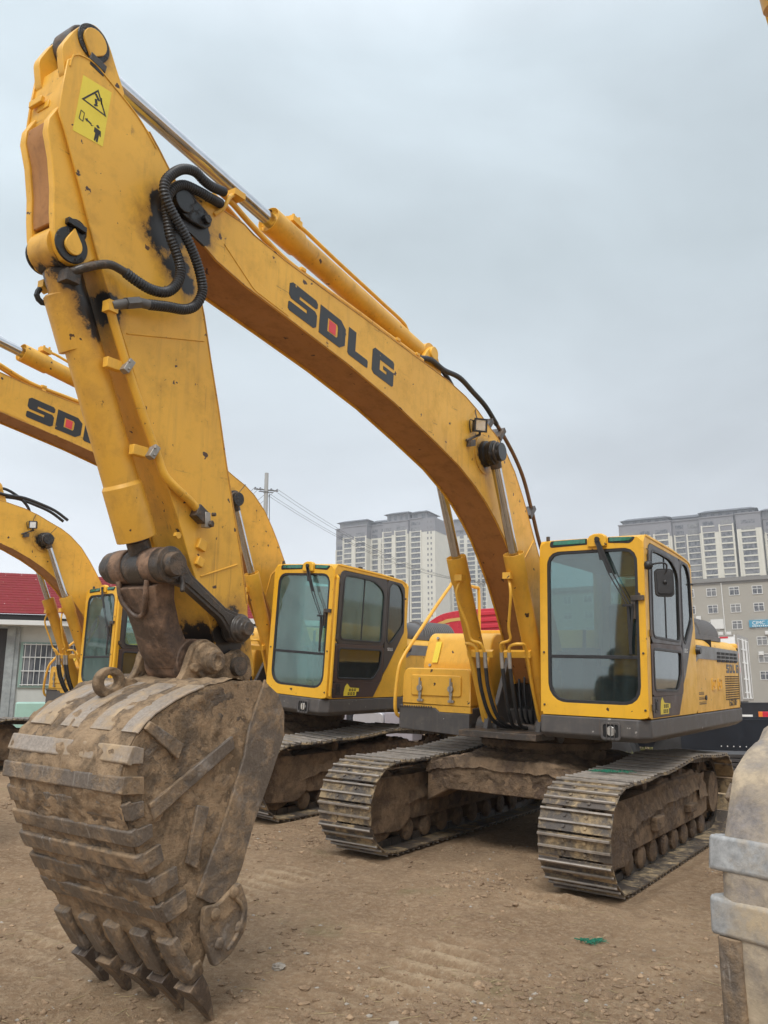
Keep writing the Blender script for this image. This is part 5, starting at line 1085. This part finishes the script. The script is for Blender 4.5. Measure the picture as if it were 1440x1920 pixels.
def netting(name, cx, cy, r, n, label, base=None, seed=1):
    b = MB(); rn = random.Random(seed)
    for i in range(n):
        a = rn.uniform(0, 6.28); q = r * rn.random() ** .6; x, y = cx + q * 1.5 * math.cos(a), cy + q * .6 * math.sin(a); p = []
        for k in range(5):
            zz = (gz(x, y) if base is None else base(x, y)) + .008 + rn.uniform(0, .016); p.append((x, y, zz)); th = rn.uniform(0, 6.28); x += .022 * math.cos(th); y += .022 * math.sin(th)
        b.tube(p, .0016, 4)
    tag(b.build(name, plain('green_netting', (.02, .20, .12), .6, 0, .3, 20, 0)), label, 'netting scrap'); 
netting('green_netting_scrap', 1.36, 5.95, .05, 70, 'small tuft of green netting on the dirt before the right-hand track')
def on_track(x, y): p = RM1 @ Vector((0, 0, .90)) + Vector(T1); return p.z + plane_z(x, y, T1, R1) - plane_z(p.x, p.y, T1, R1) - .03
pt = RM1 @ Vector((1.05, 1.08, .9)) + Vector(T1)
netting('green_netting_scrap', pt.x, pt.y, .13, 90, 'green netting scrap draped over the right-hand track shoes', on_track, 3)
def put_rock(x, y, s, label, seed, m=None, flat=.6):
    bm = bmesh.new(); bmesh.ops.create_icosphere(bm, subdivisions=3, radius=1)
    for v_ in bm.verts:
        n_ = noise.noise(v_.co * 1.3 + Vector((seed, 0, 0))) * .5 + noise.noise(v_.co * 3.3 + Vector((0, seed, 0))) * .22; v_.co = v_.co * (1 + n_); v_.co.z *= flat
    bmesh.ops.scale(bm, vec=(s, s, s), verts=bm.verts)
    me = bpy.data.meshes.new('stone'); bm.to_mesh(me); bm.free(); me.materials.append(m or PEB); o = bpy.data.objects.new('stone', me); COL.objects.link(o); o.location = (x, y, gz(x, y) + s * .2); o.rotation_euler = (0, 0, seed)
    tag(o, label, 'stone', 'stones lying loose on the dirt')
put_rock(-.14, 4.46, .055, 'round pale stone just right of the nearest bucket tooth', 1.2)
put_rock(.05, 4.62, .035, 'small grey stone behind the round pale one', 2.2)
put_rock(-.62, 5.35, .04, 'pale yellow leaf-sized stone under the bucket lip', 3.3)
put_rock(-2.0, 7.8, .05, 'dark clod-like stone between bucket and second excavator', 4.1, CLOD)
put_rock(.55, 5.2, .05, 'flat brown stone in the middle of the open dirt', 5.7, CLOD, .4)

# ================================================================== SURROUNDINGS
UU = Vector((.883, -.469, 0)).normalized(); VV = Vector((.469, .883, 0)).normalized()
def frame_at(o, loc):
    """local +x along the facades (towards the right), local +y away from the yard"""
    M = Matrix((UU, VV, Vector((0, 0, 1)))).transposed().to_4x4(); M.translation = Vector(loc); o.matrix_world = M
CREAM = plain('cream_render', (.60, .58, .50), .85, 0, .06, .3, 0); GREYC = plain('grey_cladding', (.20, .195, .21), .8, 0, .12, .4, 0); ROOFM = plain('dark_grey_roof', (.10, .105, .12), .8, 0, .1, .5, 0)
def win_mat(name, a, b2):
    m, t, b_ = new_mat(name); tcn = t.nodes.new('ShaderNodeTexCoord'); mpn = t.nodes.new('ShaderNodeMapping'); mpn.inputs['Scale'].default_value = (5, 1, 1.2); t.links.new(tcn.outputs['Object'], mpn.inputs[0])
    oi = t.nodes.new('ShaderNodeObjectInfo'); n = t.nodes.new('ShaderNodeTexNoise'); n.noise_dimensions = '4D'; t.links.new(mpn.outputs[0], n.inputs['Vector']); t.links.new(mathn(t, 'MULTIPLY', oi.outputs['Random'], 50.0), n.inputs['W']); n.inputs['Scale'].default_value = 1.4; n.inputs['Detail'].default_value = 2
    w = t.nodes.new('ShaderNodeTexWave'); w.inputs['Scale'].default_value = 1.2; t.links.new(tcn.outputs['Object'], w.inputs['Vector'])
    c = mixc(t, rng(t, n.outputs[0], .4, .6), a, b2); c = mixc(t, rng(t, oi.outputs['Random'], .55, 1, 0, .6), c, (.30, .29, .27)); t.links.new(c, b_.inputs['Base Color']); b_.inputs['Roughness'].default_value = .12; return m
WINF = win_mat('far_window_glass', (.045, .05, .06), (.17, .17, .18))
cube = MB().box(-.5, .5, -.5, .5, -.5, .5); WM = cube.build('window', WINF); WMESH = WM.data; bpy.data.objects.remove(WM)
def tower(name, loc, bays, roofs, H, depth, label, group, z0w=22, fh=3.0, ztop_default=95, limit=100):
    """bays: (u0, u1, setback, top, [(wu0, wu1)], base wall index, window top)"""
    T = empty(name); frame_at(T, loc); wl = MB(); tr = MB(); wins = []
    for (u0, u1, sb, top, cols, dark, wt) in bays:
        wl.m(dark).box(u0, u1, sb, depth, 0, top); 
        if not dark: wl.m(1).box(u0 - .05, u1 + .05, sb - .12, depth, top - 7.2, top + .02)
        for wi, (a, c) in enumerate(cols):
            z = wt
            tr.box(a - .9, a - .25, sb - .6, sb, 0, wt + .4); 
            if wi == len(cols) - 1: tr.box(c + .25, c + .9, sb - .6, sb, 0, wt + .4)
            while z > z0w:
                wins.append((a, c, sb, z - 2.55, z - .35)); tr.box(a - .3, c + .3, sb - .45, sb, z - .33, z + .05); z -= fh
            z = wt + 2.6
            while z < top - 1.2: wins.append((a, c, sb - .1, z - 2.0, z - .2)); z += fh
        tr.box(u0 - .3, u1 + .3, sb - .5, sb + .3, top - .35, top + .35) if False else None
        wl.m(1).box(u0 - .35, u1 + .35, sb - .55, depth, top, top + .5)
    wl.build('wall', [CREAM, GREYC], T); tr.build('slab_edge_trim', CREAM, T)
    wins.sort(key=lambda w: -w[3]); rest = MB()
    for k, (a, c, sb, z0, z1) in enumerate(wins):
        if k < limit:
            o = bpy.data.objects.new('window', WMESH); COL.objects.link(o); o.parent = T; o.location = ((a + c) / 2, sb, (z0 + z1) / 2); o.scale = (c - a, .12, z1 - z0)
        else: rest.box(a, c, sb - .06, sb + .06, z0, z1)
    if len(wins) > limit: o = rest.build('window_rows', WINF, T); tag(o, kind='stuff')
    for (u0, u1, v0, v1, z0, z1, ov) in roofs:
        r = MB(); r.m(1).box(u0, u1, v0, v1, z0 - 3.5, z1 - 1.0); r.m(0)
        k = 1.1; base_ = [(u0 - ov, v0 - ov, z1 - 1.0), (u1 + ov, v0 - ov, z1 - 1.0), (u1 + ov, v1 + ov, z1 - 1.0), (u0 - ov, v1 + ov, z1 - 1.0)]; tp = [(u0 + ov, v0 + ov * 1.5, z1 + .6), (u1 - ov, v0 + ov * 1.5, z1 + .6), (u1 - ov, v1 - ov, z1 + .6), (u0 + ov, v1 - ov, z1 + .6)]
        A = [r.v(p) for p in base_]; B = [r.v(p) for p in tp]
        for i in range(4): j = (i + 1) % 4; r.face([A[i], A[j], B[j], B[i]])
        r.face(A[::-1]); r.face(B)
        r.m(2)
        n = max(2, int((u1 - u0) / 3.2))
        for i in range(n): a = u0 + (u1 - u0) * (i + .25) / n; r.box(a, a + (u1 - u0) / n * .5, v0 - .06, v0 + .05, z0 - .2, z1 - 1.5)
        r.build('roof', [ROOFM, GREYC, WINF], T)
    tag(T, label, 'apartment tower', group); return T
GT = 'high-rise apartment towers'
tower('apartment_tower', (19.01, 449.6, 0), [(-55.2, -48.3, 4, 98.4, [(-54.3, -49.4)], 1, 86), (-48.0, -32.5, 0, 98.2, [(-47.2, -42.6), (-39.6, -33.6)], 0, 92), (-32.5, -22.2, 5, 98.6, [(-31.6, -28.2), (-25.6, -22.8)], 0, 88), (-22.2, -6.4, 0, 98.4, [(-21.4, -16.8), (-13.9, -8.0)], 0, 93), (-5.9, 1.2, 1, 99, [(-5.0, .4)], 0, 92)],
      [(-51.5, -33, 2, 18, 98.5, 102.5, 1.6), (-32.5, -21.5, 7, 18, 98.5, 101.8, 1.2), (-20.5, -6.5, 2, 18, 99, 104.2, 1.6), (-5.5, 4.0, 3, 16, 99, 103.8, 1.6)], 99, 20, 'cream and grey apartment tower, left and tallest of the pair behind the tool box', GT)
# cream gable with small windows on the right of the first tower
tg = MB(); tg.m(0).box(1.25, 9.2, 1.0, 19.5, 0, 91.5); tg.m(1).box(1.25, 9.3, .9, 19.5, 91.5, 99); 
for fz in np.arange(24, 97, 3.0):
    for u_ in (4.6, 6.6): tg.m(2).box(u_, u_ + .8, .85, 1.0, float(fz), float(fz) + 1.3)
TA = [o for o in bpy.data.objects if o.name == 'apartment_tower'][0]; tg.build('gable_wall', [CREAM, GREYC, WINF], TA)
tower('apartment_tower', (31.99, 559.09, 0), [(-3, 13, 0, 117, [(.2, 3.0), (5.5, 11.0)], 0, 106), (13, 24, 4, 116.5, [(14.5, 17.2), (19.5, 22.6)], 0, 104), (24, 40, 0, 116, [(26.5, 31.5), (33.5, 38.5)], 0, 103)],
      [(-2, 12, 3, 16, 117, 121, 1.6), (14, 38, 3, 18, 116.5, 121, 1.6)], 117, 20, 'cream apartment tower partly behind the steep boom, right of the tall pair', GT, z0w=26, ztop_default=104)
tower('apartment_tower', (148.78, 403.44, 0), [(-32.7, -7.2, 0, 88.2, [(-31, -25), (-22.5, -17.5), (-15, -9)], 0, 82), (-7, 6, 3, 88.5, [(-5.6, -1.8), (.2, 5.2)], 1, 81), (6, 21.6, 0, 88.2, [(7.6, 12.7), (15.7, 20.6)], 0, 84), (22.8, 33.6, -1, 88.4, [(24.9, 31.0)], 0, 80), (34.2, 60, 5, 86, [(35.5, 42), (46, 54)], 0, 79)],
      [(-31, -9, 4, 18, 88, 92, 1.6), (-8.5, 6.5, 7, 18, 88, 91.6, 1.0), (7, 31, 4, 18, 88.5, 92.4, 1.6), (34, 52, 8, 20, 86, 91.5, 1.6)], 88, 20, 'grey-topped apartment tower rising behind the grey office block at the right', GT, z0w=50)
# ---- grey office block
D = empty('office_block'); frame_at(D, (70.11, 165.79, 0)); GREYW = plain('grey_render', (.33, .31, .27), .9, 0, .07, .25, .1, .02); WHF = plain('white_frame', (.62, .62, .60), .5, 0, .05, 3, 0)
ZB = 1.0
b = MB(); b.box(-40, 40, 0, 16, 0, 24.6); b.build('wall', GREYW, D); b = MB(); b.box(-40.5, 40.5, -.5, 16.4, 24.62, 25.4); b.box(-40.2, 40.2, -.15, .3, 24.2, 24.6); b.build('cornice', plain('grey_cornice', (.20, .195, .185), .9, 0, .1, .3, 0), D)
b = MB(); b.cyl((-2.75, -.12, 1), (-2.75, -.12, 24.4), .10, n=10); b.build('downpipe', WHF, D)
for zt in (23.45, 20.05, 16.75, 13.5, 10.2, 6.9):
    for uc in (-34.2, -29.7, -25.2, -20.9, -16.5, -12.2, -4.70 - 4.25, -4.70, -.45, 3.78, 8.0, 12.3, 17, 22):
        if abs(uc) > 13 and zt < 10: continue
        w = MB(); w.m(0).box(uc - .85, uc + .85, -.06, .04, zt - 1.55, zt); wo = w.build('window', WINF, D)
        f = MB(); f.ring([(uc - .95, zt - 1.65), (uc + .95, zt - 1.65), (uc + .95, zt + .05), (uc - .95, zt + .05)], [(uc - .84, zt - 1.54), (uc + .84, zt - 1.54), (uc + .84, zt - .06), (uc - .84, zt - .06)], (0, -.12, 0), (1, 0, 0), (0, 0, 1), (0, .1, 0)); f.box(uc - .045, uc + .045, -.11, -.03, zt - 1.54, zt - .06); f.box(uc - .84, uc + .84, -.105, -.035, zt - .56, zt - .48); f.build('window_frame', WHF, wo)
for uc, zz in ((-3.6, 14.3), (-2.1, 14.3), (4.9, 14.2), (3.4, 10.3), (-7.5, 17.6)):
    b = MB(); b.box(uc - .45, uc + .45, -.55, -.12, zz - .35, zz + .35); b.cyl((uc - .12, -.58, zz), (uc - .12, -.53, zz), .24, n=16); b.build('air_conditioner', WHF, D, bevel=.03)
b = MB(); b.box(-5.3, -2.9, -.3, -.1, 15.3, 17.2); b.build('white_board', WHF, D)
b = MB(); b.box(1.75, 12.0, -.35, -.1, 15.35, 16.75); sg = b.build('shop_sign', plain('blue_sign_board', (.05, .27, .42), .5, 0, .1, 2, 0), D)
text_mesh('CIMC', .95, (2.3, -.37, 15.86), (1, 0, 0), (0, 0, 1), 'sign_lettering', WHITEM, sg, .03, 1.0)
b = MB(); rs = random.Random(4)
for i in range(9): x0 = 5.1 + i * .62; [b.box(x0, x0 + .46, -.375, -.36, z_, z_ + .09) for z_ in (15.9, 16.12, 16.34)]; b.box(x0 + .18, x0 + .26, -.38, -.36, 15.88, 16.5)
for i in range(22): x0 = 2.3 + i * .38; b.box(x0, x0 + .22, -.375, -.36, 15.48, 15.68)
b.build('sign_lettering', WHITEM, sg)
tag(D, 'grey rendered office block with white four-pane windows below the right tower', 'building')

# ---- white box truck, tail towards the yard
WBOX = plain('white_box_panel', (.80, .81, .81), .45, 0, .08, 1.5, .1, .01); REDR = plain('red_reflector', (.6, .03, .05), .3, 0, .1, 9, 0); BLKC = plain('black_chassis', (.018, .019, .024), .5, 0, .3, 4); TYRE = plain('tyre_rubber', (.025, .024, .024), .8, 0, .3, 9, .3)
def wheel(par, c, axis, r=.5, w=.28, hub=ZINC):
    c = Vector(c); a = Vector(axis).normalized(); k = MB(); k.lathe(c - a * w / 2, a, [(0, r * .62), (.02, r * .9), (.05, r), (w - .05, r), (w - .02, r * .9), (w, r * .62)], 32)
    for q in (.3, .5, .7): k.lathe(c - a * w / 2 + a * (w * q - .006), a, [(0, r * 1.004), (.012, r * 1.004)], 32)
    t_ = k.build('tyre', TYRE, par); return t_
BT = empty('box_truck'); M = Matrix((Vector((.848, -.53, 0)).normalized(), Vector((.53, .848, 0)).normalized(), Vector((0, 0, 1)))).transposed().to_4x4()
M.translation = Vector((13.1, 31.35, .2)); BT.matrix_world = M      # local +x towards the right/near, +y away; rear doors face +x?
b = MB(); b.box(-9.0, 0, 0, 2.45, 1.22, 3.62); bx = b.build('cargo_box', WBOX, BT, bevel=.02)
b = MB()
for k in range(2):
    y0 = .10 + k * 1.15; b.ring([(y0, 1.30), (y0 + 1.1, 1.30), (y0 + 1.1, 3.5), (y0, 3.5)], [(y0 + .03, 1.33), (y0 + 1.07, 1.33), (y0 + 1.07, 3.47), (y0 + .03, 3.47)], (.002, 0, 0), (0, 1, 0), (0, 0, 1), (.02, 0, 0))
for y0 in (.78, .98, 1.45, 1.65): b.cyl((.05, y0, 1.3), (.05, y0, 3.52), .018, n=8)
for z_ in (1.5, 2.0, 2.6, 3.1): b.box(.01, .05, .7, 1.75, z_, z_ + .04)
b.build('rear_door', WBOX, bx)
b = MB(); [b.box(.003, .012, .01, .09, z_, z_ + .18) for z_ in (2.25, 2.75, 3.15)]; [b.box(x_, x_ + .3, -.012, -.002, 3.5, 3.56) for x_ in (-.6, -1.6, -2.6)]; b.build('reflector', REDR, bx)
b = MB(); b.box(-9, -.1, -.01, 0, 3.56, 3.63); b.box(-.06, .01, -.012, 2.46, 1.20, 3.64); b.build('edge_trim', ZINC, bx)
b = MB(); b.box(-9.0, -.1, .5, 1.9, .85, 1.2); b.box(-.3, .0, .1, 2.3, .72, .86); b.build('chassis', BLKC, BT)
for x_ in (-1.9, -3.1, -7.8):
    for y_ in (.25, 2.2): wheel(BT, (x_, y_, .55), (0, 1, 0))
tag(BT, 'white cargo box truck with red reflectors beside the grey office block', 'truck')
# ---- second white truck cab seen past it
WT = empty('white_truck_cab'); WT.location = (18.9, 37.5, .4); WT.rotation_euler = (0, 0, R_(-30))
b = MB(); b.py(rpoly([(-.9, .9), (-.95, 2.1), (-.75, 3.0), (1.0, 3.05), (1.0, .9)], .15), -1.2, 1.2); b.build('cab', WBOX, WT, bevel=.05)
b = MB(); b.py([(-.9, 1.9), (-.80, 2.7), (-.78, 2.7), (-.93, 1.9)], -1.05, 1.05); b.py([(-.6, 1.9), (-.5, 2.6), (.3, 2.6), (.3, 1.9)], -1.21, -1.19); b.build('window', WINF, WT)
b = MB(); b.box(-1.25, -1.1, -1.6, -1.4, 1.6, 2.5); b.tube([(-.8, -1.2, 2.5), (-1.15, -1.5, 2.55)], .03, 8); b.build('mirror', BLKP, WT, bevel=.03)
b = MB(); b.box(-.9, 5, -.5, .5, .6, .95); b.build('chassis', BLKC, WT); [wheel(WT, (0, q, .45), (0, 1, 0)) for q in (-1.0, 1.0)]
tag(WT, 'white truck cab just showing at the right edge behind the white box truck', 'truck')
# ---- dark flatbed trailer with orange-red tail lamp
FT = empty('flatbed_trailer'); M2 = M.copy(); M2.translation = Vector((9.1, 23.13, .35)); FT.matrix_world = M2
b = MB(); b.box(-.25, 8, 0, .12, .50, .98); b.box(-.2, 8, 2.3, 2.42, .75, .98); b.box(-.25, 8, 0, 2.4, .97, 1.03); b.box(-.25, 8, .1, .22, .62, .80); b.build('trailer_frame', BLKC, FT)
b = MB(); b.m(0).box(1.0, 1.16, -.06, -.001, .58, .80); b.m(1).box(.90, 1.0, -.06, -.001, .58, .80); b.build('tail_lamp', [REDR, plain('orange_lens', (.8, .22, .03), .3, 0, .1, 9, 0)], FT, bevel=.01)
b = MB(); b.box(.45, .75, -.012, -.002, .66, .72); b.build('plate', WHITEM, FT)
for x_ in (3, 4.3): [wheel(FT, (x_, y_, .2), (0, 1, 0)) for y_ in (.2, 2.2)]
tag(FT, 'black flatbed trailer with an orange and red tail lamp at the right', 'trailer')
# ---- dark blue truck chassis with double rear tyres, behind the near tracks
DC = empty('truck_chassis'); M3 = M.copy(); M3.translation = Vector((5.3, 19.0, .22)); DC.matrix_world = M3
b = MB(); b.box(-.5, 6, .3, .42, .22, .86); b.box(-.5, 6, 1.7, 1.82, .22, .86); b.box(1.2, 6, -.1, .0, .16, .84); [b.box(x_, x_ + .12, .42, 1.7, .4, .7) for x_ in (0, 1.5, 3.0, 4.5)]
fr_ = b.build('frame', plain('dark_blue_chassis', (.006, .009, .016), .4, 0, .2, 4), DC)
b = MB(); [b.bolt((2.0 + i * .12, -.10, .30), (0, -1, 0), .012, .01) for i in range(16)]; [b.bolt((3.2 + i * .2, -.10, .7), (0, -1, 0), .012, .01) for i in range(3)]; b.build('frame_bolt', WHITEM, fr_)
b = MB(); [b.tube([(-.6, .1 * k, .3 + .03 * k), (.4, .1 * k, .38 + .02 * k), (1.2, .1 * k, .52)], .02, 8) for k in range(4)]; b.build('axle_linkage', BLKC, DC)
for x_, y_ in ((-.2, -.15), (-.2, .18), (1.0, .1), (1.0, .4)): wheel(DC, (x_, y_, .05), (.25, 1, 0), .48, .26)
tag(DC, 'dark blue truck chassis with paired tyres seen under the right-hand excavator body', 'truck chassis')
# ---- stack of dark plates on the ground behind the right track
ST = MB()
p0 = Vector((6.0, 15.6, 0)); zg = gz(6.0, 15.6)
for k in range(4): ST.obox((6.15 + .01 * k, 15.7, zg + .12 + .075 * k), (.55 - .02 * k, -.2, 0), (.2, .5, 0), (0, 0, .03))
ST.box(6.0, 6.1, 15.5, 15.9, zg - .1, zg + .1)
tag(ST.build('steel_plate_stack', plain('dark_plate', (.05, .045, .045), .6, .2, .3, 5), bevel=.006), 'low stack of dark steel plates behind the right-hand track', 'plate stack')
# ---- grass strip
b = MB(); rs = random.Random(6)
for i in range(5200):
    x, y = rs.uniform(4.5, 10.5), rs.uniform(16.8, 21.5); z = float(base_z(np.array([x]), np.array([y]))[0]); a = rs.uniform(0, 6.28); hgt = rs.uniform(.05, .16); q = .012
    v1 = b.v((x - q * math.cos(a), y - q * math.sin(a), z - .02)); v2 = b.v((x + q * math.cos(a), y + q * math.sin(a), z - .02)); v3 = b.v((x + rs.uniform(-.04, .04), y + rs.uniform(-.04, .04), z + hgt)); b.face([v1, v2, v3])
tag(b.build('grass', plain('dull_grass', (.20, .21, .07), .9, 0, .3, 2, 0)), 'thin strip of dull yellow-green grass behind the right-hand track', 'grass', kind='stuff')

# ---- red truck behind the second excavator
REDT = plain('red_truck_paint', (.50, .018, .035), .28, 0, .08, 2, 0); RT = empty('red_truck'); M4 = Matrix((Vector((.90, -.43, 0)).normalized(), Vector((.43, .90, 0)).normalized(), Vector((0, 0, 1)))).transposed().to_4x4(); M4.translation = Vector((1.15, 20.3, .45)); RT.matrix_world = M4
b = MB(); b.py(rpoly([(.28, .75), (.26, 2.50), (.34, 2.68), (.65, 2.88), (1.1, 2.96), (2.0, 2.97), (2.15, 2.85), (2.2, .75)], [.05, .2, .2, .3, .3, .15, .15, .05], 5), -1.15, 1.15)
for k in range(4): b.py(rpoly([(1.25, 2.38 + k * .14), (2.16, 2.40 + k * .14), (2.16, 2.49 + k * .14), (1.25, 2.47 + k * .14)], .02), -1.18, -1.14)
cb = b.build('truck_cab', REDT, RT, bevel=.05, seg=3)
b = MB(); b.py([(.42, 2.58), (.58, 2.68), (.85, 2.77), (1.2, 2.80), (1.2, 2.73), (.95, 2.71), (.7, 2.65), (.92, 2.65), (.75, 2.60)], -1.1585, -1.152); b.build('gold_swoosh', plain('gold_graphic', (.55, .36, .10), .4, 0, .1, 4, 0), cb)
b = MB(); b.py(rpoly([(.35, 1.7), (.35, 2.36), (1.1, 2.36), (1.1, 1.7)], .05), -1.158, -1.151); b.py(rpoly([(1.25, 1.7), (1.25, 2.36), (1.9, 2.36), (1.9, 1.7)], .05), -1.158, -1.151); b.build('window', WINF, cb)
b = MB(); b.box(-3.8, 0, -.45, .45, .55, .8); b.box(-3.8, 2.1, -.9, .9, .6, .75); b.build('chassis', BLKC, RT)
SIL = plain('silver_tank', (.45, .44, .46), .35, .3, .08, 3, 0)
b = MB(); b.py(rr(-1.55, -.75, .10, .72, .12), -1.12, -.5); b.build('fuel_tank', SIL, RT, bevel=.02)
GSB = plain('grey_side_box', (.30, .28, .31), .5, 0, .08, 3, 0)
for bx_ in ((-.72, -.02, -1.15, -.5, .10, .72), (-2.45, -1.72, -1.12, -.5, .10, .72), (-3.0, -2.62, -1.12, -.5, .10, .72)):
    b = MB(); b.box(*bx_); b.build('side_box', GSB, RT, bevel=.02)
b = MB(); b.box(-1.70, -1.58, -1.1, -.5, .0, .72); b.box(-2.60, -2.47, -1.1, -.5, .0, .72); b.build('tank_strap', BLKC, RT)
for x_ in (-3.2, 1.2): [wheel(RT, (x_, y_, .10), (0, 1, 0), .5) for y_ in (-.95, .95)]
tag(RT, 'red truck with a gold swoosh on its cab, behind the second excavator', 'truck')

# ---- shed with red roof
S_ = empty('shed'); ang = math.atan2(.9, 2.2); M5 = Matrix((Vector((.95, .31, 0)).normalized(), Vector((-.31, .95, 0)).normalized(), Vector((0, 0, 1)))).transposed().to_4x4(); M5.translation = Vector((-9.6, 22.0, .9)); S_.matrix_world = M5
WALLW = plain('whitewashed_wall', (.50, .51, .48), .9, 0, .12, 1.5, .15, .01); REDRF = paint('red_sheet_roof', (.20, .010, .016), rough=.85, grime=.35, chips=.4, chipc=(.5, .45, .4))
b = MB(); b.box(-14, 9, 0, 6, -1, 2.45); b.build('wall', WALLW, S_)
b = MB(); 
A = Vector((-14.5, -.6, 2.62)); nrib = 26
for k in range(16):
    z0 = 2.72 + k * .08; y0 = -.5 + k * .12; b.obox((-2.5, y0 + .065, z0 + .04), (12, 0, 0), (0, .07, .042), (0, -.008, .012))
b.build('roof', REDRF, S_)
b = MB(); b.box(-14.4, 9.4, -.62, -.1, 2.42, 2.54); b.m(1).box(-14.4, 9.4, -.45, 0, 2.55, 2.70); b.m(0).box(.9, 9.4, -.70, -.62, 2.60, 2.74); b.build('eave_board', [WHF, DARKIN], S_)
b = MB(); b.box(-2.2, -.20, -.06, .02, -.3, 2.36); b.build('dark_door', plain('dark_door_leaf', (.028, .024, .024), .6, 0, .2, 3), S_); b = MB(); b.lathe((-.52, -.06, 1.45), (0, -1, 0), [(0, .04), (.02, .03)], 12); b.build('door_lock', CHROME, S_)
b = MB(); b.box(-.20, .0, -.10, .0, -.5, 2.40); b.box(-.06, .11, -.07, .0, -.5, 2.40); b.build('door_post', plain('weathered_grey_post', (.30, .32, .32), .8, 0, .3, 5, .3, .01), S_)
b = MB(); b.box(.22, 1.85, -.03, .03, .93, 1.96); wn = b.build('window', WINF, S_)
b = MB(); [b.cyl((.26 + i * .13, -.07, .90), (.26 + i * .13, -.07, 1.99), .010, n=6) for i in range(13)]; [b.box(.20, 1.88, -.08, -.06, z_, z_ + .025) for z_ in (.92, 1.27, 1.62, 1.95)]; b.build('window_bars', WHF, wn)
b = MB(); b.ring([(.15, .86), (1.92, .86), (1.92, 2.02), (.15, 2.02)], [(.22, .93), (1.85, .93), (1.85, 1.96), (.22, 1.96)], (0, -.05, 0), (1, 0, 0), (0, 0, 1), (0, .08, 0)); b.build('window_frame', plain('green_window_frame', (.24, .34, .30), .6, 0, .1, 5, 0), wn)
tag(S_, 'white-walled shed with a red sheet roof and barred window at the left edge', 'shed')
b = MB(); b.py(rr(-.5, .5, -.3, .42, .05), -.3, .3); o = b.build('water_tank', plain('pale_green_tank', (.30, .47, .40), .5, 0, .08, 3, 0), bevel=.04); o.location = (-8.35, 20.8, .98); o.rotation_euler = (0, 0, R_(15)); tag(o, 'pale green tank standing against the shed wall below the barred window', 'tank')
put_rock(-9.0, 20.9, .28, 'grey boulder beside the shed door post', 6.6, plain('grey_boulder', (.16, .16, .13), .9, 0, .3, 5, .4, .02), .7)
# ---- utility poles and wires
CONC = plain('pole_concrete', (.36, .36, .35), .85, 0, .1, 3, .1)
def pole(x, y, h, label, r=.11):
    P = empty('utility_pole'); z = float(base_z(np.array([x]), np.array([y]))[0]); P.location = (x, y, z - .3); b = MB(); b.cyl((0, 0, 0), (0, 0, h - z + .3), r * 1.35, r * .85, n=20); b.build('pole', CONC, P)
    b = MB(); ht = h - z + .3 - .85; d = Vector((.92, .38, 0)); b.obox((0, 0, ht), d * .60, Vector((-.38, .92, 0)) * .025, (0, 0, .025)); b.obox((0, -.1, ht - .12), d * .35, Vector((-.38, .92, 0)) * .02, (0, 0, .02)); b.build('crossarm', GREYM, P)
    for q in (-.55, -.3, .25, .55): b = MB(); b.lathe(Vector((0, 0, ht + .02)) + d * q, (0, 0, 1), [(0, .015), (.03, .025), (.04, .015), (.06, .028), (.08, .015)], 10); b.build('insulator', BLKP, P)
    b = MB(); b.tube([(.16, 0, ht - .2), (.2, -.02, ht - 1.5), (.17, 0, 1)], .018, 6); b.build('down_cable', RUBBER, P)
    tag(P, label, 'utility pole'); return [Vector((x, y, h - .75)) + d * q for q in (-.55, -.3, .25, .55)]
pA = pole(-5.75, 39.6, 12.3, 'concrete utility pole with a crossarm between the near arm and the towers')
pB = pole(7.7, 66, 11.4, 'utility pole hidden behind the near boom, carrying the far end of the wires')
pC = pole(-15.2, 52, 12.2, 'utility pole behind the near arm, carrying the left end of the wires')
for k in range(4):
    for P_, Q_, nm in ((pA[k], pB[k], 'right'), (pC[k], pA[k], 'left')):
        pts = [P_.lerp(Q_, i / 16) - Vector((0, 0, 1.1 * 4 * (i / 16) * (1 - i / 16))) for i in range(17)]; b = MB(); b.tube(pts, .008, 5)
        tag(b.build('power_line', RUBBER), ('lowest', 'second lowest', 'second highest', 'highest')[k] + ' of four thin wires running ' + ('from the pole towards the towers' if nm == 'right' else 'left from the pole behind the near arm'), 'power line', 'power lines strung to the ' + nm + ' of the pole')

# ---- thin haze over the far buildings
hz = MB(); hz.box(-260, 420, -60, 640, -4, 130); hm = bpy.data.materials.new('haze'); hm.use_nodes = True; t = hm.node_tree; t.nodes.clear()
o_ = t.nodes.new('ShaderNodeOutputMaterial'); pv_ = t.nodes.new('ShaderNodeVolumePrincipled'); pv_.inputs['Color'].default_value = (.93, .95, .98, 1); pv_.inputs['Density'].default_value = .0006; pv_.inputs['Anisotropy'].default_value = .2
t.links.new(pv_.outputs[0], o_.inputs['Volume']); ho = hz.build('haze', hm); tag(ho, kind='stuff')
